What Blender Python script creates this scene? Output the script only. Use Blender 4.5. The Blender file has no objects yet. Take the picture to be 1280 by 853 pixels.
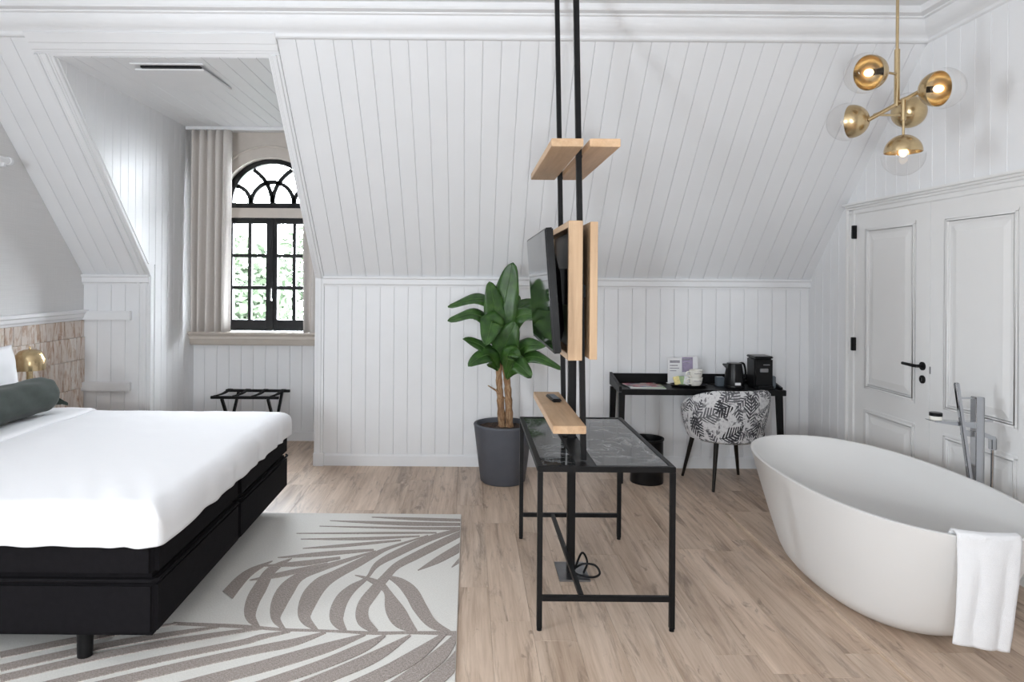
import bpy, bmesh, math, random
from mathutils import Vector, Matrix, noise

random.seed(7)
PI = math.pi
sc = bpy.context.scene
C = sc.collection

# ------------------------------------------------------------------ camera, sky, lights, exposure
CAMZ = 1.6
cam_d = bpy.data.cameras.new('camera')
cam_d.sensor_width = 36.0
cam_d.lens = 853.0 / 1280.0 * 36.0
cam_d.shift_x = (640 - 587) / 1280.0
cam_d.shift_y = (350 - 426.5) / 1280.0
cam_d.clip_start = 0.05
cam = bpy.data.objects.new('camera', cam_d)
C.objects.link(cam)
cam.matrix_world = Matrix.Translation((0, 0, CAMZ)) @ Matrix.Rotation(PI / 2, 4, 'X') @ Matrix.Rotation(0.0075, 4, 'Z')
sc.camera = cam

wd = bpy.data.worlds.new('World')
sc.world = wd
wd.use_nodes = True
bg = wd.node_tree.nodes['Background']
bg.inputs[0].default_value = (0.87, 0.935, 1.0, 1)
bg.inputs[1].default_value = 125.0

def area(name, loc, target, sx, sy, power, col=(1, 1, 1), portal=False):
    l = bpy.data.lights.new(name, 'AREA')
    l.shape = 'RECTANGLE'
    l.size = sx
    l.size_y = sy
    l.energy = power
    l.color = col
    o = bpy.data.objects.new(name, l)
    C.objects.link(o)
    d = Vector(target) - Vector(loc)
    o.location = loc
    o.rotation_euler = d.to_track_quat('-Z', 'Y').to_euler()
    if portal:
        l.cycles.is_portal = True
    return o

# portals for sky light: dormer window and two unseen openings sized to balance it
area('daylight_rear_portal', (-1.8, -2.48, 1.75), (-1.8, 4, 1.75), 0.65, 1.1, 1, portal=True)
area('daylight_left_portal', (-3.40, 0.75, 1.8), (1.0, 0.75, 1.8), 0.5, 1.2, 1, portal=True)
area('daylight_dormer_portal', (-1.985, 6.97, 1.95), (-1.985, 5.0, 1.95), 1.0, 1.9, 1, portal=True)
# flash-like source added close behind the camera for the faint shelf shadow
area('flash_by_camera', (0.15, -0.5, 1.38), (0.4, 4.5, 1.9), 0.13, 0.13, 68, (0.94, 0.975, 1.0))

vs = sc.view_settings
vs.view_transform = 'Standard'
vs.look = 'None'
vs.gamma = 1.0
vs.use_curve_mapping = False
vs.exposure = -0.97
sc.cycles.max_bounces = 10
sc.cycles.diffuse_bounces = 6
sc.cycles.transparent_max_bounces = 16
sc.cycles.sample_clamp_indirect = 8.0

# ------------------------------------------------------------------ materials
class NT:
    def __init__(s, name):
        s.m = bpy.data.materials.new(name)
        s.m.use_nodes = True
        s.t = s.m.node_tree
        s.b = s.t.nodes['Principled BSDF']
        s.out = s.t.nodes['Material Output']
    def n(s, typ, **kw):
        x = s.t.nodes.new(typ)
        for k, v in kw.items():
            setattr(x, k, v)
        return x
    def l(s, a, b):
        s.t.links.new(a, b)
    def setin(s, node, i, v):
        if hasattr(v, 'is_output'):
            s.l(v, node.inputs[i])
        else:
            node.inputs[i].default_value = v
    def math(s, op, a, b=0.0, c=None):
        x = s.n('ShaderNodeMath', operation=op)
        s.setin(x, 0, a)
        s.setin(x, 1, b)
        if c is not None:
            s.setin(x, 2, c)
        return x.outputs[0]
    def coord(s, scale=(1, 1, 1), rand=0.0, kind='Object', rot=(0, 0, 0)):
        tc = s.n('ShaderNodeTexCoord')
        v = tc.outputs[kind]
        if rand:
            oi = s.n('ShaderNodeObjectInfo')
            m = s.n('ShaderNodeVectorMath', operation='SCALE')
            m.inputs[0].default_value = (1.0, 3.1, 1.7)
            sca = s.math('MULTIPLY', oi.outputs['Random'], rand)
            s.l(sca, m.inputs['Scale'])
            a = s.n('ShaderNodeVectorMath', operation='ADD')
            s.l(v, a.inputs[0])
            s.l(m.outputs[0], a.inputs[1])
            v = a.outputs[0]
        mp = s.n('ShaderNodeMapping')
        mp.inputs['Scale'].default_value = scale
        mp.inputs['Rotation'].default_value = rot
        s.l(v, mp.inputs[0])
        return mp.outputs[0]
    def noise(s, vec, scale=5, detail=4, rough=0.55, dist=0.0):
        x = s.n('ShaderNodeTexNoise')
        s.l(vec, x.inputs['Vector'])
        x.inputs['Scale'].default_value = scale
        x.inputs['Detail'].default_value = detail
        x.inputs['Roughness'].default_value = rough
        x.inputs['Distortion'].default_value = dist
        return x.outputs[0]
    def ramp(s, fac, stops, interp='LINEAR'):
        r = s.n('ShaderNodeValToRGB')
        r.color_ramp.interpolation = interp
        el = r.color_ramp.elements
        while len(el) < len(stops):
            el.new(0.5)
        for e, (p, c) in zip(el, stops):
            e.position = p
            e.color = (*c, 1) if len(c) == 3 else c
        s.l(fac, r.inputs[0])
        return r.outputs[0]
    def mix(s, fac, a, b, blend='MIX'):
        x = s.n('ShaderNodeMix', data_type='RGBA', blend_type=blend)
        s.setin(x, 0, fac)
        for i, v in ((6, a), (7, b)):
            if hasattr(v, 'is_output'):
                s.l(v, x.inputs[i])
            else:
                x.inputs[i].default_value = (*v, 1)
        return x.outputs[2]
    def bump(s, h, strength=0.2, dist=0.01):
        x = s.n('ShaderNodeBump')
        x.inputs['Strength'].default_value = strength
        x.inputs['Distance'].default_value = dist
        s.l(h, x.inputs['Height'])
        s.l(x.outputs[0], s.b.inputs['Normal'])
    def col(s, v):
        if hasattr(v, 'is_output'):
            s.l(v, s.b.inputs['Base Color'])
        else:
            s.b.inputs['Base Color'].default_value = (*v, 1)
    def set(s, **kw):
        for k, v in kw.items():
            s.setin(s.b, k.replace('_', ' '), v)
        return s

def plain(name, col, rough=0.5, metal=0.0, var=0.04, scale=30, bump=0.0, **kw):
    t = NT(name)
    v = t.coord()
    nz = t.noise(v, scale, 3)
    lo = tuple(c * (1 - var) for c in col)
    hi = tuple(min(1, c * (1 + var)) for c in col)
    t.col(t.ramp(nz, [(0.3, lo), (0.7, hi)]))
    t.set(Roughness=rough, Metallic=metal, **kw)
    if bump:
        t.bump(nz, bump, 0.004)
    return t.m

MT = {}
MT['white'] = plain('white_paint', (0.80, 0.807, 0.82), 0.40, var=0.012, scale=6, bump=0.03, Specular_IOR_Level=0.26)
MT['ceil'] = plain('ceiling_paint', (0.80, 0.81, 0.825), 0.5, var=0.01, scale=4)
MT['door'] = plain('door_paint', (0.79, 0.79, 0.785), 0.35, var=0.01, scale=5, bump=0.02)
MT['sill'] = plain('sill_paint', (0.56, 0.51, 0.455), 0.45, var=0.03, scale=10)
MT['beige'] = plain('beige_plaster', (0.60, 0.55, 0.50), 0.7, var=0.03, scale=12)
MT['black'] = plain('black_metal', (0.0055, 0.0055, 0.006), 0.42, var=0.15, scale=40, Specular_IOR_Level=0.22)
MT['blackwood'] = plain('black_wood', (0.0055, 0.0055, 0.006), 0.42, var=0.3, scale=20, Specular_IOR_Level=0.22)
MT['blackplastic'] = plain('black_plastic', (0.0055, 0.0055, 0.006), 0.28, var=0.1, Specular_IOR_Level=0.22)
MT['windowpaint'] = plain('dark_window_paint', (0.0055, 0.0055, 0.006), 0.35, var=0.1, Specular_IOR_Level=0.22)
MT['brass'] = plain('brushed_brass', (0.56, 0.43, 0.25), 0.27, 1.0, var=0.06, scale=60)
MT['chrome'] = plain('chrome', (0.46, 0.47, 0.49), 0.07, 1.0, var=0.01)
MT['steel'] = plain('grey_steel', (0.30, 0.30, 0.31), 0.35, 1.0, var=0.05)
MT['pot'] = plain('grey_pot', (0.075, 0.08, 0.095), 0.6, var=0.06, scale=12, bump=0.05)
MT['tub'] = plain('tub_white', (0.70, 0.695, 0.685), 0.38, var=0.008, scale=3)
MT['ceramic'] = plain('white_ceramic', (0.78, 0.76, 0.70), 0.2, var=0.03)
MT['paper'] = plain('white_paper', (0.75, 0.75, 0.76), 0.7, var=0.02)
MT['purple'] = plain('lilac_paper', (0.33, 0.28, 0.40), 0.6, var=0.12, scale=50)
MT['grey_print'] = plain('grey_print', (0.28, 0.27, 0.30), 0.6, var=0.2, scale=60)
MT['yellow'] = plain('yellow_sachet', (0.72, 0.62, 0.28), 0.5, var=0.15, scale=60)
MT['greenpaper'] = plain('green_sachet', (0.30, 0.40, 0.22), 0.5, var=0.15, scale=60)
MT['legwood'] = plain('dark_leg_wood', (0.012, 0.009, 0.007), 0.45, var=0.2, Specular_IOR_Level=0.25)
MT['ground'] = plain('pale_bounce_ground', (0.42, 0.42, 0.40), 0.9, var=0.1, scale=1)  # unseen ground, made pale to bounce daylight up into the dormer recess
MT['outleaf'] = plain('outside_leaf', (0.026, 0.043, 0.019), 0.8, var=0.12, scale=3)
MT['bark'] = plain('outside_bark', (0.16, 0.12, 0.09), 0.9, var=0.3, scale=6)
MT['lens'] = plain('lens_grey', (0.10, 0.12, 0.14), 0.3)

def fabric(name, col, bump=0.25, scale=700, rough=0.95, sheen=0.0, var=0.15, big=0.0):
    t = NT(name)
    v = t.coord((1, 1, 1))
    a = t.noise(v, scale, 2)
    b = t.noise(v, scale / 14, 3)
    f = t.math('MULTIPLY_ADD', b, 0.5, t.math('MULTIPLY', a, 0.5))
    t.col(t.ramp(f, [(0.3, tuple(c * (1 - var) for c in col)), (0.7, tuple(min(1, c * (1 + var)) for c in col))]))
    t.set(Roughness=rough)
    t.b.inputs['Sheen Weight'].default_value = sheen
    t.b.inputs['Specular IOR Level'].default_value = 0.15
    if big:
        c = t.noise(t.coord((1, 1, 1)), 9, 3)
        f = t.math('ADD', f, t.math('MULTIPLY', c, big))
    t.bump(f, bump, 0.004)
    return t.m
MT['blackfabric'] = fabric('black_woven_fabric', (0.0055, 0.0048, 0.0058), 0.3, 500, var=0.5)
MT['linen'] = fabric('white_linen', (0.84, 0.84, 0.855), 0.12, 900, var=0.01, big=0.6)
MT['velvet'] = fabric('green_velvet', (0.030, 0.040, 0.033), 0.1, 300, 0.8, 0.12, 0.25)
MT['curtain'] = fabric('beige_curtain', (0.66, 0.62, 0.585), 0.1, 600, var=0.05)
MT['towel'] = fabric('white_terry', (0.74, 0.74, 0.75), 0.9, 420, var=0.02)
MT['webbing'] = fabric('black_webbing', (0.015, 0.015, 0.015), 0.2, 600)

def m_wallpaper():
    t = NT('woven_wallpaper')
    a = t.noise(t.coord((3, 3, 240)), 1.0, 3)
    b = t.noise(t.coord((200, 200, 4)), 1.0, 3)
    f = t.math('MULTIPLY_ADD', a, 0.6, t.math('MULTIPLY', b, 0.4))
    t.col(t.ramp(f, [(0.3, (0.62, 0.615, 0.61)), (0.7, (0.70, 0.695, 0.69))]))
    t.set(Roughness=0.85)
    t.bump(f, 0.15, 0.002)
    return t.m
MT['wallpaper'] = m_wallpaper()

def m_block():
    t = NT('whitewashed_wood_block')
    v = t.coord((1, 9, 2.2), rand=37.0)
    n1 = t.noise(v, 3.0, 6, 0.65, 0.8)
    v2 = t.coord((1, 3, 1.2), rand=61.0)
    n2 = t.noise(v2, 6.0, 5, 0.7)
    c1 = t.ramp(n1, [(0.30, (0.34, 0.215, 0.145)), (0.43, (0.56, 0.45, 0.37)), (0.52, (0.72, 0.68, 0.64))])
    oi = t.n('ShaderNodeObjectInfo')
    shade = t.ramp(oi.outputs['Random'], [(0.0, (0.84, 0.79, 0.76)), (0.5, (1.0, 0.97, 0.95)), (1.0, (1.0, 1.0, 1.0))])
    c = t.mix(1.0, c1, shade, 'MULTIPLY')
    c = t.mix(t.ramp(n2, [(0.57, (0, 0, 0)), (0.76, (0.8, 0.8, 0.8))]), c, (0.40, 0.25, 0.17))
    t.col(c)
    t.set(Roughness=0.8)
    t.bump(n1, 0.3, 0.003)
    return t.m
MT['block'] = m_block()

def m_oak(name, lo, mid, hi, axis='Y', rand=40.0, rough=0.45, crack=0.5, sc_=1.0):
    t = NT(name)
    s = {'Y': (9, 0.7, 9), 'Z': (9, 9, 0.7), 'X': (0.7, 9, 9)}[axis]
    s2 = {'Y': (40, 1.6, 40), 'Z': (40, 40, 1.6), 'X': (1.6, 40, 40)}[axis]
    s3 = {'Y': (6.5, 0.8, 6.5), 'Z': (6.5, 6.5, 0.8), 'X': (0.8, 6.5, 6.5)}[axis]
    n1 = t.noise(t.coord(s, rand), 1.0 * sc_, 5, 0.6, 1.2)
    n2 = t.noise(t.coord(s2, rand), 1.5 * sc_, 4, 0.65, 0.5)
    n3 = t.noise(t.coord(s3, rand), 2.2 * sc_, 6, 0.70, 0.7)
    f = t.math('MULTIPLY_ADD', n1, 0.62, t.math('MULTIPLY', n2, 0.38))
    c = t.ramp(f, [(0.32, lo), (0.5, mid), (0.66, hi)])
    dark = t.ramp(n3, [(0.53, (0, 0, 0)), (0.68, (1, 1, 1))])
    fac = t.math('MULTIPLY', dark, crack)
    c = t.mix(fac, c, tuple(x * 0.55 for x in lo))
    s4 = {'Y': (9, 3.2, 9), 'Z': (9, 9, 3.2), 'X': (3.2, 9, 9)}[axis]
    n4 = t.noise(t.coord(s4, rand), 1.7 * sc_, 5, 0.66, 0.5)
    knot = t.ramp(n4, [(0.62, (0, 0, 0)), (0.71, (1, 1, 1))])
    c = t.mix(t.math('MULTIPLY', knot, min(1.0, crack * 0.9)), c, tuple(x * 0.5 for x in lo))
    if rand:
        oi = t.n('ShaderNodeObjectInfo')
        shade = t.ramp(oi.outputs['Random'], [(0.0, (0.90, 0.88, 0.87)), (0.5, (1, 1, 1)), (1.0, (1.07, 1.05, 1.04))])
        c = t.mix(1.0, c, shade, 'MULTIPLY')
    t.col(c)
    t.set(Roughness=rough)
    t.bump(f, 0.12, 0.003)
    return t.m
MT['floor'] = m_oak('rustic_oak_floor', (0.34, 0.24, 0.17), (0.52, 0.40, 0.305), (0.66, 0.53, 0.425), 'Y', 40.0, 0.42, 0.75)
MT['edge'] = plain('platform_edge_oak', (0.52, 0.40, 0.31), 0.45, var=0.1, scale=30)
MT['oak_y'] = m_oak('oak_shelf', (0.42, 0.26, 0.145), (0.53, 0.355, 0.21), (0.60, 0.42, 0.265), 'Y', 11.0, 0.5, 0.25)
MT['oak_z'] = m_oak('oak_panel', (0.42, 0.27, 0.155), (0.52, 0.355, 0.215), (0.59, 0.42, 0.265), 'Z', 11.0, 0.5, 0.2)

def m_marble():
    t = NT('dark_polished_marble')
    v = t.coord()
    n = t.noise(v, 3.0, 6, 0.6, 2.2)
    d = t.math('ABSOLUTE', t.math('SUBTRACT', n, 0.5))
    vein = t.ramp(d, [(0.0, (0.34, 0.345, 0.35)), (0.010, (0.10, 0.105, 0.108)), (0.05, (0.014, 0.0145, 0.015))])
    n2 = t.noise(v, 9.0, 5, 0.6)
    c = t.mix(t.math('MULTIPLY', n2, 0.4), vein, (0.075, 0.078, 0.08))
    t.col(c)
    t.set(Roughness=0.07)
    t.b.inputs['IOR'].default_value = 1.5
    return t.m
MT['marble'] = m_marble()

def m_screen():
    t = NT('glossy_screen')
    n = t.noise(t.coord(), 2, 1)
    t.col(t.ramp(n, [(0.4, (0.006, 0.006, 0.007)), (0.6, (0.008, 0.008, 0.009))]))
    t.set(Roughness=0.05)
    t.b.inputs['IOR'].default_value = 1.6
    return t.m
MT['screen'] = m_screen()

def m_glass(name, tint=(1, 1, 1), ior=0.5):
    t = NT(name)
    t.t.nodes.remove(t.b)
    tr = t.n('ShaderNodeBsdfTransparent')
    tr.inputs[0].default_value = (*tint, 1)
    gl = t.n('ShaderNodeBsdfGlossy')
    gl.inputs['Roughness'].default_value = 0.02
    lw = t.n('ShaderNodeLayerWeight')
    lw.inputs['Blend'].default_value = 0.5
    pw = t.math('POWER', lw.outputs['Facing'], 4.0)
    fac = t.math('MULTIPLY_ADD', pw, ior, 0.03)
    mx = t.n('ShaderNodeMixShader')
    t.l(fac, mx.inputs[0])
    t.l(tr.outputs[0], mx.inputs[1])
    t.l(gl.outputs[0], mx.inputs[2])
    t.l(mx.outputs[0], t.out.inputs[0])
    return t.m
MT['glass'] = m_glass('window_glass')
MT['globe'] = m_glass('clear_globe_glass', (0.985, 0.98, 0.975), 0.55)

def m_emit(name, col, s):
    t = NT(name)
    t.col(col)
    t.b.inputs['Emission Color'].default_value = (*col, 1)
    t.b.inputs['Emission Strength'].default_value = s
    return t.m
MT['bulb'] = m_emit('warm_bulb', (1.0, 0.72, 0.42), 9.0)

def m_leaf():
    t = NT('banana_leaf')
    v = t.coord((1, 1, 1))
    n = t.noise(v, 14, 4)
    c = t.ramp(n, [(0.3, (0.013, 0.044, 0.008)), (0.55, (0.032, 0.092, 0.014)), (0.8, (0.07, 0.15, 0.026))])
    t.col(c)
    t.set(Roughness=0.38)
    n2 = t.noise(t.coord((60, 60, 8)), 1, 2)
    t.bump(n2, 0.12, 0.003)
    return t.m
MT['leaf'] = m_leaf()
MT['stalk'] = plain('leaf_stalk_green', (0.06, 0.13, 0.03), 0.5, var=0.2, scale=20)

def m_trunk():
    t = NT('banana_trunk')
    n = t.noise(t.coord((22, 22, 5)), 1.6, 6, 0.7, 1.0)
    t.col(t.ramp(n, [(0.3, (0.07, 0.035, 0.016)), (0.5, (0.27, 0.15, 0.075)), (0.72, (0.50, 0.36, 0.22))]))
    t.set(Roughness=0.85)
    t.bump(n, 0.6, 0.01)
    return t.m
MT['trunk'] = m_trunk()

def m_soil():
    t = NT('bark_soil')
    n = t.noise(t.coord(), 55, 4, 0.7)
    t.col(t.ramp(n, [(0.35, (0.010, 0.006, 0.004)), (0.55, (0.06, 0.03, 0.017)), (0.75, (0.16, 0.09, 0.05))]))
    t.set(Roughness=0.9)
    t.bump(n, 1.0, 0.02)
    return t.m
MT['soil'] = m_soil()

def m_rug(name, a, b):
    t = NT(name)
    v = t.coord((1, 1, 1))
    w1 = t.noise(t.coord((420, 90, 1)), 1.0, 2)
    w2 = t.noise(t.coord((90, 420, 1), rot=(0, 0, 0.5)), 1.0, 2)
    f = t.math('MULTIPLY_ADD', w1, 0.5, t.math('MULTIPLY', w2, 0.5))
    t.col(t.ramp(f, [(0.36, a), (0.64, b)]))
    t.set(Roughness=0.95)
    t.bump(f, 0.35, 0.003)
    return t.m
MT['rug'] = m_rug('cream_flatweave', (0.60, 0.58, 0.54), (0.74, 0.725, 0.69))
MT['rugdark'] = m_rug('taupe_flatweave', (0.15, 0.12, 0.105), (0.46, 0.405, 0.37))

def m_print():
    """black and white botanical print: fern fronds with random turns, flowers and speckled ground"""
    t = NT('botanical_print_fabric')
    tc = t.n('ShaderNodeTexCoord')
    sp = t.n('ShaderNodeSeparateXYZ')
    t.l(tc.outputs['Object'], sp.inputs[0])
    ang = t.math('ARCTAN2', sp.outputs[0], t.math('MULTIPLY', sp.outputs[1], -1.0))
    uu = t.math('MULTIPLY', ang, 0.34)
    cb = t.n('ShaderNodeCombineXYZ')
    t.l(uu, cb.inputs[0])
    t.l(sp.outputs[2], cb.inputs[1])
    base = cb.outputs[0]
    def fronds(scale, off, ratio, stripes, seedrot):
        ad = t.n('ShaderNodeVectorMath', operation='ADD')
        t.l(base, ad.inputs[0])
        ad.inputs[1].default_value = off
        vo = t.n('ShaderNodeTexVoronoi')
        vo.voronoi_dimensions = '2D'
        vo.inputs['Scale'].default_value = scale
        t.l(ad.outputs[0], vo.inputs['Vector'])
        scv = t.n('ShaderNodeVectorMath', operation='SCALE')
        t.l(ad.outputs[0], scv.inputs[0])
        scv.inputs['Scale'].default_value = scale
        pv = t.n('ShaderNodeVectorMath', operation='SCALE')
        t.l(vo.outputs['Position'], pv.inputs[0])
        pv.inputs['Scale'].default_value = scale
        sb = t.n('ShaderNodeVectorMath', operation='SUBTRACT')
        t.l(scv.outputs[0], sb.inputs[0])
        t.l(pv.outputs[0], sb.inputs[1])
        sc2 = t.n('ShaderNodeSeparateColor')
        t.l(vo.outputs['Color'], sc2.inputs[0])
        an = t.math('MULTIPLY', sc2.outputs[0], 6.283)
        ro = t.n('ShaderNodeVectorRotate', rotation_type='Z_AXIS')
        t.l(sb.outputs[0], ro.inputs['Vector'])
        t.l(an, ro.inputs['Angle'])
        s3 = t.n('ShaderNodeSeparateXYZ')
        t.l(ro.outputs[0], s3.inputs[0])
        x, y = s3.outputs[0], s3.outputs[1]
        y = t.math('ADD', y, t.math('MULTIPLY', t.math('MULTIPLY', x, x), 0.35))
        ay = t.math('ABSOLUTE', y)
        ax = t.math('ABSOLUTE', x)
        env = t.math('MULTIPLY', t.math('SUBTRACT', 0.69, ax), ratio)
        inside = t.math('LESS_THAN', ay, env)
        ph = t.math('FRACT', t.math('MULTIPLY', t.math('ADD', x, t.math('MULTIPLY', ay, 0.9)), stripes))
        blade = t.math('LESS_THAN', ph, 0.55)
        rib = t.math('LESS_THAN', ay, 0.02)
        m = t.math('MULTIPLY', inside, t.math('MAXIMUM', blade, rib))
        return m, sc2.outputs[1]
    f1, r1 = fronds(5.6, (0.3, 0.1, 0), 0.58, 6.5, 0)
    f2, r2 = fronds(7.5, (1.7, 0.8, 0), 0.42, 5.0, 0)
    f3, r3 = fronds(10.0, (3.1, 2.3, 0), 0.25, 2.0, 0)
    n = t.noise(base, 46, 4, 0.7)
    ground = t.ramp(n, [(0.36, (0.36, 0.36, 0.38)), (0.46, (0.60, 0.60, 0.61)), (0.7, (0.68, 0.68, 0.68))])
    g1 = t.ramp(r1, [(0.2, (0.02, 0.02, 0.025)), (0.8, (0.12, 0.12, 0.13))])
    c = t.mix(f3, ground, (0.20, 0.20, 0.21))
    c = t.mix(f2, c, (0.07, 0.07, 0.08))
    c = t.mix(f1, c, g1)
    t.col(c)
    t.set(Roughness=0.85)
    t.b.inputs['Sheen Weight'].default_value = 0.1
    return t.m
MT['print'] = m_print()

def m_magazine():
    t = NT('magazine_cover')
    vo = t.n('ShaderNodeTexVoronoi')
    t.l(t.coord((1, 1.6, 1)), vo.inputs['Vector'])
    vo.inputs['Scale'].default_value = 16
    sp = t.n('ShaderNodeSeparateColor')
    t.l(vo.outputs['Color'], sp.inputs[0])
    t.col(t.ramp(sp.outputs[0], [(0.0, (0.40, 0.05, 0.07)), (0.25, (0.55, 0.45, 0.42)), (0.45, (0.08, 0.10, 0.22)),
                                 (0.62, (0.45, 0.10, 0.16)), (0.8, (0.05, 0.05, 0.06)), (0.92, (0.5, 0.5, 0.52))], 'CONSTANT'))
    t.set(Roughness=0.3)
    return t.m
MT['mag'] = m_magazine()

# ------------------------------------------------------------------ mesh builder
WLOC = {}
class MB:
    def __init__(s, xf=None):
        s.v, s.f = [], []
        s.xf = xf
    def add(s, vs_, fs):
        k = len(s.v)
        for p in vs_:
            p = Vector(p)
            s.v.append(s.xf @ p if s.xf else p)
        for f in fs:
            s.f.append([i + k for i in f])
        return s
    def box(s, x0, y0, z0, x1, y1, z1):
        return s.hexa([(x0, y0, z0), (x1, y0, z0), (x1, y1, z0), (x0, y1, z0), (x0, y0, z1), (x1, y0, z1), (x1, y1, z1), (x0, y1, z1)])
    def hexa(s, p):
        return s.add(p, [(0, 3, 2, 1), (4, 5, 6, 7), (0, 1, 5, 4), (1, 2, 6, 5), (2, 3, 7, 6), (3, 0, 4, 7)])
    def bar(s, a, b, w, h=None, up=(0, 0, 1), w2=None, h2=None):
        a, b = Vector(a), Vector(b)
        h = w if h is None else h
        w2 = w if w2 is None else w2
        h2 = h if h2 is None else h2
        d = (b - a).normalized()
        u = Vector(up)
        if abs(d.dot(u)) > 0.99:
            u = Vector((0, 1, 0))
        r = d.cross(u).normalized()
        u = r.cross(d).normalized()
        P = []
        for c, ww, hh in ((a, w, h), (b, w2, h2)):
            P += [c - r * ww / 2 - u * hh / 2, c + r * ww / 2 - u * hh / 2, c + r * ww / 2 + u * hh / 2, c - r * ww / 2 + u * hh / 2]
        return s.add(P, [(0, 1, 2, 3), (7, 6, 5, 4), (0, 4, 5, 1), (1, 5, 6, 2), (2, 6, 7, 3), (3, 7, 4, 0)])
    def tube(s, pts, r, n=10, cap=True):
        pts = [Vector(p) for p in pts]
        rs = r if isinstance(r, (list, tuple)) else [r] * len(pts)
        rings = []
        prev = None
        for i, p in enumerate(pts):
            d = (pts[min(i + 1, len(pts) - 1)] - pts[max(i - 1, 0)]).normalized()
            if prev is None:
                u = Vector((0, 0, 1)) if abs(d.z) < 0.9 else Vector((1, 0, 0))
                a = d.cross(u).normalized()
            else:
                a = (prev - d * prev.dot(d)).normalized()
            prev = a
            b = d.cross(a)
            rings.append([p + (a * math.cos(2 * PI * k / n) + b * math.sin(2 * PI * k / n)) * rs[i] for k in range(n)])
        V = [q for R in rings for q in R]
        F = []
        for i in range(len(pts) - 1):
            for k in range(n):
                k2 = (k + 1) % n
                F.append((i * n + k, i * n + k2, (i + 1) * n + k2, (i + 1) * n + k))
        if cap:
            F.append(tuple(range(n))[::-1])
            F.append(tuple((len(pts) - 1) * n + k for k in range(n)))
        return s.add(V, F)
    def lathe(s, prof, origin=(0, 0, 0), axis=(0, 0, 1), n=32, closed=False):
        """prof: list of (radius, height) along axis"""
        o = Vector(origin)
        q = Vector((0, 0, 1)).rotation_difference(Vector(axis).normalized())
        V, F = [], []
        for r, h in prof:
            for k in range(n):
                a = 2 * PI * k / n
                V.append(o + q @ Vector((r * math.cos(a), r * math.sin(a), h)))
        m = len(prof)
        for i in range(m - 1):
            for k in range(n):
                k2 = (k + 1) % n
                F.append((i * n + k, i * n + k2, (i + 1) * n + k2, (i + 1) * n + k))
        if closed:
            for k in range(n):
                k2 = (k + 1) % n
                F.append(((m - 1) * n + k, (m - 1) * n + k2, k2, k))
        return s.add(V, F)
    def grid(s, fn, nu, nv, closeu=False):
        V, F = [], []
        for i in range(nu):
            for j in range(nv):
                V.append(fn(i / (nu if closeu else nu - 1), j / (nv - 1)))
        for i in range(nu if closeu else nu - 1):
            for j in range(nv - 1):
                i2 = (i + 1) % nu
                F.append((i * nv + j, i2 * nv + j, i2 * nv + j + 1, i * nv + j + 1))
        return s.add(V, F)
    def prism(s, poly, ax, lo, hi):
        """polygon in the two other axes, extruded along ax between lo and hi"""
        def P(a, b, c):
            return {'x': (c, a, b), 'y': (a, c, b), 'z': (a, b, c)}[ax]
        n = len(poly)
        V = [P(a, b, lo) for a, b in poly] + [P(a, b, hi) for a, b in poly]
        F = [tuple(range(n))[::-1], tuple(range(n, 2 * n))]
        for i in range(n):
            j = (i + 1) % n
            F.append((i, j, n + j, n + i))
        return s.add(V, F)
    def build(s, name, mat, parent=None, smooth=False, bevel=0.0, seg=2, angle=40, solid=0.0, sub=0, weld=True):
        me = bpy.data.meshes.new(name)
        off = WLOC.get(parent.name, Vector((0, 0, 0))) if parent else Vector((0, 0, 0))
        bm = bmesh.new()
        vv = [bm.verts.new(p - off) for p in s.v]
        for f in s.f:
            try:
                bm.faces.new([vv[i] for i in f])
            except ValueError:
                pass
        if weld:
            bmesh.ops.remove_doubles(bm, verts=bm.verts, dist=1e-5)
        bmesh.ops.recalc_face_normals(bm, faces=bm.faces)
        if bevel:
            ed = [e for e in bm.edges if len(e.link_faces) == 2 and e.calc_face_angle(0) > 0.5]
            if ed:
                bmesh.ops.bevel(bm, geom=ed, offset=bevel, segments=seg, affect='EDGES', clamp_overlap=True)
        bm.to_mesh(me)
        bm.free()
        o = bpy.data.objects.new(name, me)
        C.objects.link(o)
        if mat:
            me.materials.append(MT[mat] if isinstance(mat, str) else mat)
        if smooth or bevel:
            for p in me.polygons:
                p.use_smooth = True
            me.set_sharp_from_angle(angle=math.radians(angle))
        if solid:
            md = o.modifiers.new('thick', 'SOLIDIFY')
            md.thickness = solid
            md.offset = 0
        if sub:
            md = o.modifiers.new('sub', 'SUBSURF')
            md.levels = md.render_levels = sub
        if parent:
            o.parent = parent
            WLOC[o.name] = off
        else:
            WLOC[o.name] = Vector((0, 0, 0))
        return o

def tag(o, label, cat, group=None):
    o['label'] = label
    o['category'] = cat
    if group:
        o['group'] = group
    return o
def thing(name, label, cat, loc, group=None):
    o = bpy.data.objects.new(name, None)
    C.objects.link(o)
    o.location = loc
    o.empty_display_size = 0.05
    WLOC[o.name] = Vector(loc)
    return tag(o, label, cat, group)
def struct(name, mb, mat, **kw):
    o = mb.build(name, mat, **kw)
    o['kind'] = 'structure'
    return o
def lerp(a, b, t):
    return a + (b - a) * t
def smooth_path(pts, n=8):
    """Catmull-Rom through tuples"""
    out = []
    P = [pts[0]] + list(pts) + [pts[-1]]
    for i in range(1, len(P) - 2):
        p0, p1, p2, p3 = P[i - 1], P[i], P[i + 1], P[i + 2]
        for k in range(n):
            t = k / n
            out.append(tuple(0.5 * (2 * b + (c - a) * t + (2 * a - 5 * b + 4 * c - d) * t * t + (3 * b - a - 3 * c + d) * t ** 3)
                             for a, b, c, d in zip(p0, p1, p2, p3)))
    out.append(tuple(pts[-1]))
    return out

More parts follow.
